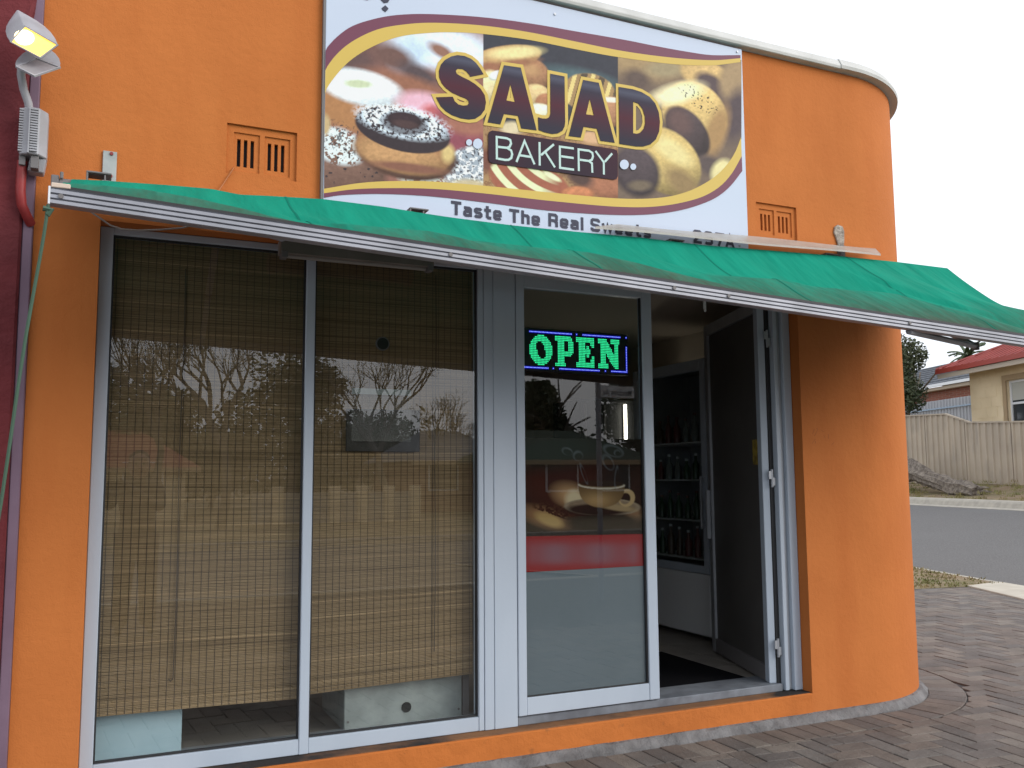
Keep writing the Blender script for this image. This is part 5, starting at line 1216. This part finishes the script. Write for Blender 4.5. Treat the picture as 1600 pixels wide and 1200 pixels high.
# grey fence between the houses
go = 28.0; gz1 = OFF(1470, 625, go).z; g1, g0 = s_of(OFF(1415, 640, go)), s_of(OFF(1530, 640, go))
gf = thing('grey_fence', 'grey steel fence between the beige fence and the brick house', 'fence', tuple(SO(g0, go, 1.7)))
nP = 4
for i in range(nP):
    s0, s1 = g0+(g1-g0)*i/nP, g0+(g1-g0)*(i+1)/nP-.04; mb = MB(); st = []
    for r in range(6): b0_ = s0+(s1-s0)*r/6; w_ = (s1-s0)/6; st += [(b0_, 0), (b0_+w_*.6, 0), (b0_+w_*.7, -.05), (b0_+w_*.9, -.05)]
    st.append((s1, 0))
    for ss, dd in st: mb.v += [tuple(SO(ss, go+dd, 1.4)), tuple(SO(ss, go+dd, gz1))]
    mb.f = [(2*q, 2*q+2, 2*q+3, 2*q+1) for q in range(len(st)-1)]; mb.build('fence_panel', m_fence2, gf, fixn=False)
rl = OFF(1470, 639, go-.1).z; MB().obox(SO(g0, go-.12, rl), Vector(SD)*(g1-g0), Vector(SN)*.05, (0, 0, .07)).build('rail', M('blue_rail', (.25, .33, .42), .5), gf)

# ---- foliage helpers
def crown(mb, c, rad, n, size, seed, lobes=9):
    r = random.Random(seed); c = Vector(c); lb = []
    for _ in range(lobes):
        v = Vector((r.gauss(0, 1), r.gauss(0, 1), r.gauss(0, .9))).normalized()*r.uniform(.25, .75); lb.append((Vector((v.x*rad[0], v.y*rad[1], v.z*rad[2])), r.uniform(.35, .6)))
    for _ in range(n):
        l, k = r.choice(lb); v = Vector((r.gauss(0, 1), r.gauss(0, 1), r.gauss(0, 1))).normalized()*(r.random()**.35)*k
        p = c+l+Vector((v.x*rad[0], v.y*rad[1], v.z*rad[2]))
        d1 = Vector((r.gauss(0, 1), r.gauss(0, 1), r.gauss(0, .7))).normalized(); d2 = d1.cross(Vector((r.gauss(0, 1), r.gauss(0, 1), r.gauss(0, 1)))).normalized(); s = size*r.uniform(.6, 1.4)
        mb.quad(p-d1*s, p+d2*s*.38, p+d1*s, p-d2*s*.38)
def limb(mb, p, d, L, r, depth, rn, spread, n=5, kids=3, tips=None):
    pts = [p]; dd = d.normalized(); q = p.copy()
    for _ in range(3):
        dd = (dd+Vector((rn.gauss(0, .12), rn.gauss(0, .12), rn.gauss(0, .08)+.04))).normalized(); q = q+dd*(L/3); pts.append(q.copy())
    mb.tube(pts, [r, r*.88, r*.76, r*.62], n if depth > 1 else 3, False)
    if depth == 0:
        if tips is not None: tips.append(q)
        return
    for k in range(kids):
        a = Vector((rn.gauss(0, 1), rn.gauss(0, 1), rn.gauss(0, .6))); a = (a-dd*a.dot(dd)).normalized()
        b = (dd+a*spread*rn.uniform(.6, 1.2)+Vector((0, 0, .12))).normalized()
        limb(mb, pts[rn.choice((2, 3, 3))], b, L*rn.uniform(.62, .8), r*.58, depth-1, rn, spread, n, kids, tips)
def tree(name, label, base, h, rad, n, size, seed, mat, cz=None, group=None):
    base = Vector(base); e = thing(name, label, 'tree', tuple(base), group); r = random.Random(seed)
    t = MB(); limb(t, base, Vector((0, 0, 1)), h*.45, h*.028, 2, r, .7, 7, 3); t.build('trunk', m_bark, e, fixn=False, smooth=True)
    c = MB(); crown(c, base+Vector((0, 0, cz if cz else h-rad[2])), rad, n, size, seed); c.build('crown', mat, e, fixn=False); return e
def bare_tree(label, base, h, seed, kids=3, depth=6, group='bare trees across the road'):
    base = Vector(base); e = thing('bare_tree', label, 'tree', tuple(base), group); r = random.Random(seed)
    t = MB(); limb(t, base, Vector((r.gauss(0, .08), r.gauss(0, .08), 1)), h*.30, h*.022, depth, r, .62, 6, kids); t.build('branches', m_bark2, e, fixn=False); return e
tc_ = OFF(1418, 592, 21.3)
tree('leafy_tree', 'dense dark green tree rising behind the beige fence', (tc_.x, tc_.y, 1.3), tc_.z-1.3+1.5, (2.1, 2.1, 2.0), 15000, .08, 11, m_leaf2, cz=tc_.z-1.3)
# palm far behind the houses
pc = OFF(1512, 553, 46); e = thing('palm_tree', 'small palm top showing between the red roof and the awning', 'tree', (pc.x, pc.y, 2.6))
MB().tube([(pc.x, pc.y, 2.4), (pc.x, pc.y, pc.z-.2)], .22, 8).build('trunk', m_bark, e); rn = random.Random(4); fm = MB()
for k in range(26):
    an = rn.uniform(0, 6.28); el_ = rn.uniform(-.3, 1.2); d = Vector((math.cos(an)*math.cos(el_), math.sin(an)*math.cos(el_), math.sin(el_))); q = Vector((pc.x, pc.y, pc.z-.1)); pts = []
    for i in range(7): pts.append(q.copy()); q = q+d*.28; d = (d+Vector((0, 0, -.16))).normalized()
    for i in range(6):
        sd_ = (pts[i+1]-pts[i]).cross(Vector((0, 0, 1))).normalized()
        for sg_ in (-1, 1): fm.quad(pts[i], pts[i+1], pts[i+1]+sd_*sg_*.28*(1-i/8)+Vector((0, 0, -.12)), pts[i]+sd_*sg_*.20*(1-i/8)+Vector((0, 0, -.15)))
fm.build('crown', m_palm, e, fixn=False)
# fallen log with torn roots
la_, lb_ = OFF(1395, 728, 18.4), OFF(1528, 771, 18.2)
lg = thing('fallen_log', 'fallen grey tree log with torn end on the far verge', 'log', tuple((la_+lb_)/2-Vector((0, 0, .3))))
pts = []; rr = []; rn = random.Random(9)
for i in range(40):
    t = i/39; pts.append(la_.lerp(lb_, t)+Vector((0, 0, .05*math.sin(t*7)+.02*math.sin(t*23)))); rr.append(.36-.17*t+.03*math.sin(9*t)+rn.gauss(0, .008))
lm = MB(); lm.tube(pts, rr, 22)
for k, v in enumerate(lm.v): ax_ = pts[min(k//22, 39)]; dr = (Vector(v)-ax_); lm.v[k] = tuple(ax_+dr*(1+.16*math.sin((k % 22)*2.4+.12*(k//22))+rn.gauss(0, .05)))
lm.build('trunk', m_bark, lg, smooth=True)
for k in range(9):
    a = pts[-1-(k % 3)]+Vector((0, 0, rn.uniform(-.12, .12))); d = Vector((-SD[0]*rn.uniform(.2, .9), -SD[1]*rn.uniform(.2, .9), rn.uniform(-.5, .15)))*rn.uniform(.4, .8); MB().tube([a, a+d*.5+Vector((0, 0, .04)), a+d], [.07, .045, .02], 6).build('root', m_bark, lg, smooth=True)
# dry grass on the verges
def tufts(name, label, pts, hmin, hmax, seed, mat, blades=14):
    r = random.Random(seed); mb = MB()
    for p in pts:
        for _ in range(blades):
            q = Vector(p)+Vector((r.gauss(0, .07), r.gauss(0, .07), 0)); h = r.uniform(hmin, hmax); l = Vector((r.gauss(0, .5), r.gauss(0, .5), 1)).normalized()*h; sd_ = Vector((r.gauss(0, 1), r.gauss(0, 1), 0)).normalized()*.012
            mb._add([q-sd_, q+sd_, q+l], [(0, 1, 2)])
    o = stuff(mb.build(name, mat, fixn=False)); o['label'] = label; o['category'] = 'grass'; return o
m_gr = M('dry_grass', (.30, .24, .10), .9, var=((.16, .17, .05), .8, 4)); m_gr2 = M('verge_grass', (.13, .15, .045), .9, var=((.28, .22, .11), 1.2, 5))
rn = random.Random(3); pp = []
for _ in range(330):
    s, o = rn.uniform(12, 32), rn.uniform(16.9, 19.9); pp.append(SO(s, o, zrise(o)))
tufts('dry_grass', 'dry grass and litter on the far verge below the fence', pp, .04, .16, 1, m_gr)
pp = []
for _ in range(420):
    s, o = rn.uniform(6.6, 14), rn.uniform(7.2, 9.15); q = SO(s, o, .004)
    if (vn.x*q.x+vn.y*q.y) < dv_: pp.append(q)
tufts('verge_grass', 'patchy short grass on the near verge by the pavement', pp, .015, .05, 2, m_gr2, 10)

# ================================================================== ACROSS THE ROAD (seen only in the glass)
def RF(u, v, Yv): q = P(u, v, Yv); return Vector((q.x, .244-Yv, q.z))
def ground_at(u, Yv): q = RF(u, 730, Yv); return (q.x, q.y, -.03)
BT = [(235, 27, 8.2, 1, 'bare tree across the road with the tallest spreading crown'), (345, 24, 8.0, 2, 'bare forked tree across the road nearest the kerb'), (610, 30, 8.6, 5, 'bare tree across the road standing beside the brick house'), (705, 36, 6.4, 7, 'low bare tree across the road behind the brick house')]
for u, Yv, h, sd_, lb in BT: bare_tree(lb, ground_at(u, Yv), h, sd_)
ET = [(200, 36, 6.0, (3.0, 2.4, 2.5), 21, 'bushy evergreen across the road behind the red-roofed cottage'), (455, 40, 8.2, (3.2, 3.0, 3.6), 22, 'tall rounded evergreen across the road between the bare trees'), (330, 44, 5.2, (3.4, 2.6, 2.4), 23, 'low evergreen across the road left of the tall rounded one'), (560, 48, 6.2, (4.6, 3, 2.8), 24, 'wide evergreen across the road behind the concrete wall'), (852, 36, 6.6, (2.0, 2.0, 2.3), 25, 'dark evergreen across the road near the street name sign'), (1000, 30, 6.4, (1.7, 1.7, 2.6), 26, 'dark evergreen across the road right behind the street name sign')]
for u, Yv, h, rad, sd_, lb in ET: tree('evergreen_tree', lb, ground_at(u, Yv), h, rad, 7500, .17, sd_, m_leaf2, group='evergreens across the road')
def house(name, label, u0, u1, Yv, wh, rh, wm, rmat, depth=7):
    a, b = ground_at(u0, Yv), ground_at(u1, Yv); x0, x1, y = a[0], b[0], a[1]
    e = thing(name, label, 'house', ((x0+x1)/2, y, -.03)); MB().box(x0, x1, y-depth, y, -.05, wh).build('wall', wm, e)
    r_ = MB(); o = .5; ym = y-depth/2; k = min(2.5, (x1-x0)*.3)
    r_.poly([(x0-o, y+o, wh), (x1+o, y+o, wh), (x1-k, ym, wh+rh), (x0+k, ym, wh+rh)]).poly([(x1+o, y-depth-o, wh), (x0-o, y-depth-o, wh), (x0+k, ym, wh+rh), (x1-k, ym, wh+rh)]).poly([(x1+o, y+o, wh), (x1+o, y-depth-o, wh), (x1-k, ym, wh+rh)]).poly([(x0-o, y-depth-o, wh), (x0-o, y+o, wh), (x0+k, ym, wh+rh)])
    ro = r_.build('roof', rmat, e); MB().box(x0-o, x1+o, y+o-.05, y+o, wh-.18, wh-.002).build('fascia', m_cream2, ro)
    for t in (.25, .7):
        xc = x0+(x1-x0)*t; wo = MB().box(xc-.7, xc+.7, y, y+.05, .9, 2.1).build('window', m_white, e); MB().box(xc-.62, xc+.62, y+.05, y+.06, .98, 2.02).build('pane', M('pane', (.04, .05, .06), .1), wo)
house('cottage', 'low cottage with red roof across the road', 60, 290, 31, 1.9, 1.5, m_cream, M('red_tile', (.34, .10, .06), .8))
house('brick_bungalow', 'brick bungalow with tiled roof across the road', 655, 800, 33, 2.2, 1.5, m_bt, m_tileroof)
house('weatherboard_house', 'pale house with green roof across the road near the street name sign', 830, 1010, 26, 2.1, 1.3, m_brickw, M('green_iron', (.045, .065, .045), .8, spec=.1))
a, b = ground_at(395, 26), ground_at(655, 26)
cw = thing('concrete_wall', 'pale low concrete wall along the front yard across the road', 'wall', ((a[0]+b[0])/2, a[1], -.03))
for i in range(6):
    xa = a[0]+(b[0]-a[0])*i/6; xb = a[0]+(b[0]-a[0])*(i+1)/6; MB().box(xa, xb-.05, a[1]-.15, a[1], -.03, 1.0).build('wall_panel', m_kerb, cw, bevel=.01)
    MB().box(xb-.3, xb+.05, a[1]-.2, a[1]+.05, -.03, 1.2).build('pier', m_cream, cw, bevel=.01)
stuff_h = MB()
for k in range(60):
    u = -200+1500*k/59; crown(stuff_h, Vector(ground_at(u, 62))+Vector((0, 0, 2.2)), (4.5, 2, 3.2+1.2*math.sin(k*1.9)), 240, .35, 100+k, 4)
o = stuff(stuff_h.build('distant_trees', m_leaf2, fixn=False)); o['label'] = 'distant line of trees beyond the houses across the road'; o['category'] = 'trees'
# street name sign, reflected in the door glass
s0_, s1_ = RF(936, 612, 5.2), RF(989, 612, 5.2); pz0, pz1 = RF(960, 622, 5.2).z, RF(960, 603, 5.2).z
ssg = thing('street_sign', 'white street name blade on a grey pole at the kerb', 'sign', (s0_.x-.03, s0_.y, 0))
MB().cyl((s0_.x-.03, s0_.y, 0), (s0_.x-.03, s0_.y, pz1+.06), .032, 12).build('pole', m_lampgrey, ssg, smooth=True)
MB().box(s0_.x, s1_.x, s0_.y-.012, s0_.y, pz0, pz1).build('blade', M('blade_white', (.85, .85, .84), .5), ssg, bevel=.003)
tx = text('lettering', 'Meadows Av', s0_.x+.04, s1_.x-.04, pz0+.03, .075, s0_.y+.002, m_signtext, ssg, off=.01)
for v in tx.data.vertices: v.co.x = s0_.x+s1_.x-v.co.x        # read from the shop side
# ---- the photographer, seen only as a reflection
def person():
    X, Y = .36, -4.86
    e = thing('person', 'person in dark jacket and jeans holding up a phone, seen reflected in the window', 'person', (X, Y, 0))
    J = {'pel': (X, Y, .92), 'sp': (X, Y+.01, 1.12), 'ch': (X, Y, 1.30), 'nk': (X, Y+.01, 1.45), 'hd': (X, Y+.02, 1.53), 'hd2': (X, Y+.03, 1.66),
         'lsh': (X-.18, Y, 1.38), 'lel': (X-.26, Y+.18, 1.20), 'lwr': (X-.30, Y+.37, 1.40), 'lha': (X-.31, Y+.42, 1.44), 'rsh': (X+.18, Y, 1.38), 'rel': (X+.20, Y+.16, 1.18), 'rwr': (X-.06, Y+.36, 1.36), 'rha': (X-.13, Y+.40, 1.40),
         'lhp': (X-.10, Y, .88), 'lkn': (X-.11, Y+.02, .48), 'lan': (X-.12, Y-.02, .09), 'lto': (X-.14, Y+.15, .04), 'rhp': (X+.10, Y, .88), 'rkn': (X+.12, Y+.02, .48), 'ran': (X+.13, Y-.02, .09), 'rto': (X+.15, Y+.15, .04)}
    Rr = {'pel': (.16, .12), 'sp': (.15, .11), 'ch': (.18, .12), 'nk': (.055, .06), 'hd': (.075, .09), 'hd2': (.07, .085), 'lsh': (.075, .08), 'rsh': (.075, .08), 'lel': (.052, .052), 'rel': (.052, .052), 'lwr': (.036, .036), 'rwr': (.036, .036), 'lha': (.034, .03), 'rha': (.034, .03), 'lhp': (.095, .1), 'rhp': (.095, .1), 'lkn': (.065, .07), 'rkn': (.065, .07), 'lan': (.045, .05), 'ran': (.045, .05), 'lto': (.04, .03), 'rto': (.04, .03)}
    E_ = [('pel', 'sp'), ('sp', 'ch'), ('ch', 'nk'), ('nk', 'hd'), ('hd', 'hd2'), ('ch', 'lsh'), ('lsh', 'lel'), ('lel', 'lwr'), ('lwr', 'lha'), ('ch', 'rsh'), ('rsh', 'rel'), ('rel', 'rwr'), ('rwr', 'rha'), ('pel', 'lhp'), ('lhp', 'lkn'), ('lkn', 'lan'), ('lan', 'lto'), ('pel', 'rhp'), ('rhp', 'rkn'), ('rkn', 'ran'), ('ran', 'rto')]
    # five fingers per hand, curled round the phone
    for s, sx in (('l', 1), ('r', 1)):
        hp = Vector(J[s+'ha']); d = (hp-Vector(J[s+'wr'])).normalized()
        for k in range(5):
            off = Vector((0, 0, (.028-.018*k) if k < 4 else -.03)); a = hp+d*.02+off; b = a+d*(.045 if k < 4 else .02)+Vector((.012*sx, 0, .004)); c = b+d*(.018+.006*(k in (1, 2)))+Vector((.022*sx, -.004, 0))
            for nme, v in ((f'{s}f{k}a', a), (f'{s}f{k}b', b), (f'{s}f{k}c', c)): J[nme] = tuple(v); Rr[nme] = (.0085, .0085)
            E_ += [(s+'ha', f'{s}f{k}a'), (f'{s}f{k}a', f'{s}f{k}b'), (f'{s}f{k}b', f'{s}f{k}c')]
    keys = list(J); ix = {k: i for i, k in enumerate(keys)}
    me = bpy.data.meshes.new('body'); me.from_pydata([J[k] for k in keys], [(ix[a], ix[b]) for a, b in E_], [])
    o = link('body', me, m_cloth, e); md = o.modifiers.new('skin', 'SKIN'); sv = me.skin_vertices[0].data if me.skin_vertices else None
    if sv is None:
        bm = bmesh.new(); bm.from_mesh(me); bm.verts.layers.skin.verify(); bm.to_mesh(me); bm.free(); sv = me.skin_vertices[0].data
    for k in keys: sv[ix[k]].radius = Rr[k]; sv[ix[k]].use_root = (k == 'pel')
    o.modifiers.new('sub', 'SUBSURF').levels = 2; o.modifiers['sub'].render_levels = 2; md.use_smooth_shade = True
    hd = MB(); hd.tube([Vector((X, Y+.02, 1.47)), Vector((X, Y+.035, 1.52)), Vector((X, Y+.035, 1.58)), Vector((X, Y+.03, 1.66)), Vector((X, Y+.02, 1.71))], [.05, .082, .092, .086, .03], 16); f = hd.build('face', m_skin, e, smooth=True)
    MB().tube([Vector((X, Y+.125, 1.60)), Vector((X, Y+.145, 1.575)), Vector((X, Y+.125, 1.56))], [.006, .016, .010], 8).build('nose', m_skin, f, smooth=True)
    for s in (-1, 1): MB().tube([Vector((X+s*.033, Y+.108, 1.605)), Vector((X+s*.033, Y+.122, 1.605))], .010, 8).build('eye', m_black, f); MB().tube([Vector((X+s*.09, Y+.03, 1.61)), Vector((X+s*.10, Y+.02, 1.585)), Vector((X+s*.088, Y+.03, 1.555))], .012, 6).build('ear', m_skin, f, smooth=True)
    MB().box(X-.025, X+.025, Y+.118, Y+.124, 1.525, 1.531).build('mouth', m_redpipe, f)
    MB().tube([Vector((X, Y-.02, 1.54)), Vector((X, Y-.015, 1.62)), Vector((X, Y+.005, 1.69)), Vector((X, Y+.01, 1.735))], [.056, .098, .090, .03], 14).build('hair', m_black, e, smooth=True)
    lg_ = MB()
    for s in (-1, 1): lg_.tube([Vector((X+s*.09, Y, .95)), Vector((X+s*.11, Y+.02, .50)), Vector((X+s*.125, Y-.015, .10))], [.115, .085, .075], 12)
    lg_.build('jeans', m_jean, e, smooth=True)
person()
ph = thing('phone', 'black phone held up by the person reflected in the window', 'phone', (.14, -4.41, 1.40))
MB().box(.06, .21, -4.415, -4.407, 1.37, 1.445).build('case', m_black, ph, bevel=.003); MB().cyl((.075, -4.407, 1.43), (.075, -4.404, 1.43), .006, 10).build('lens', m_unlit, ph)
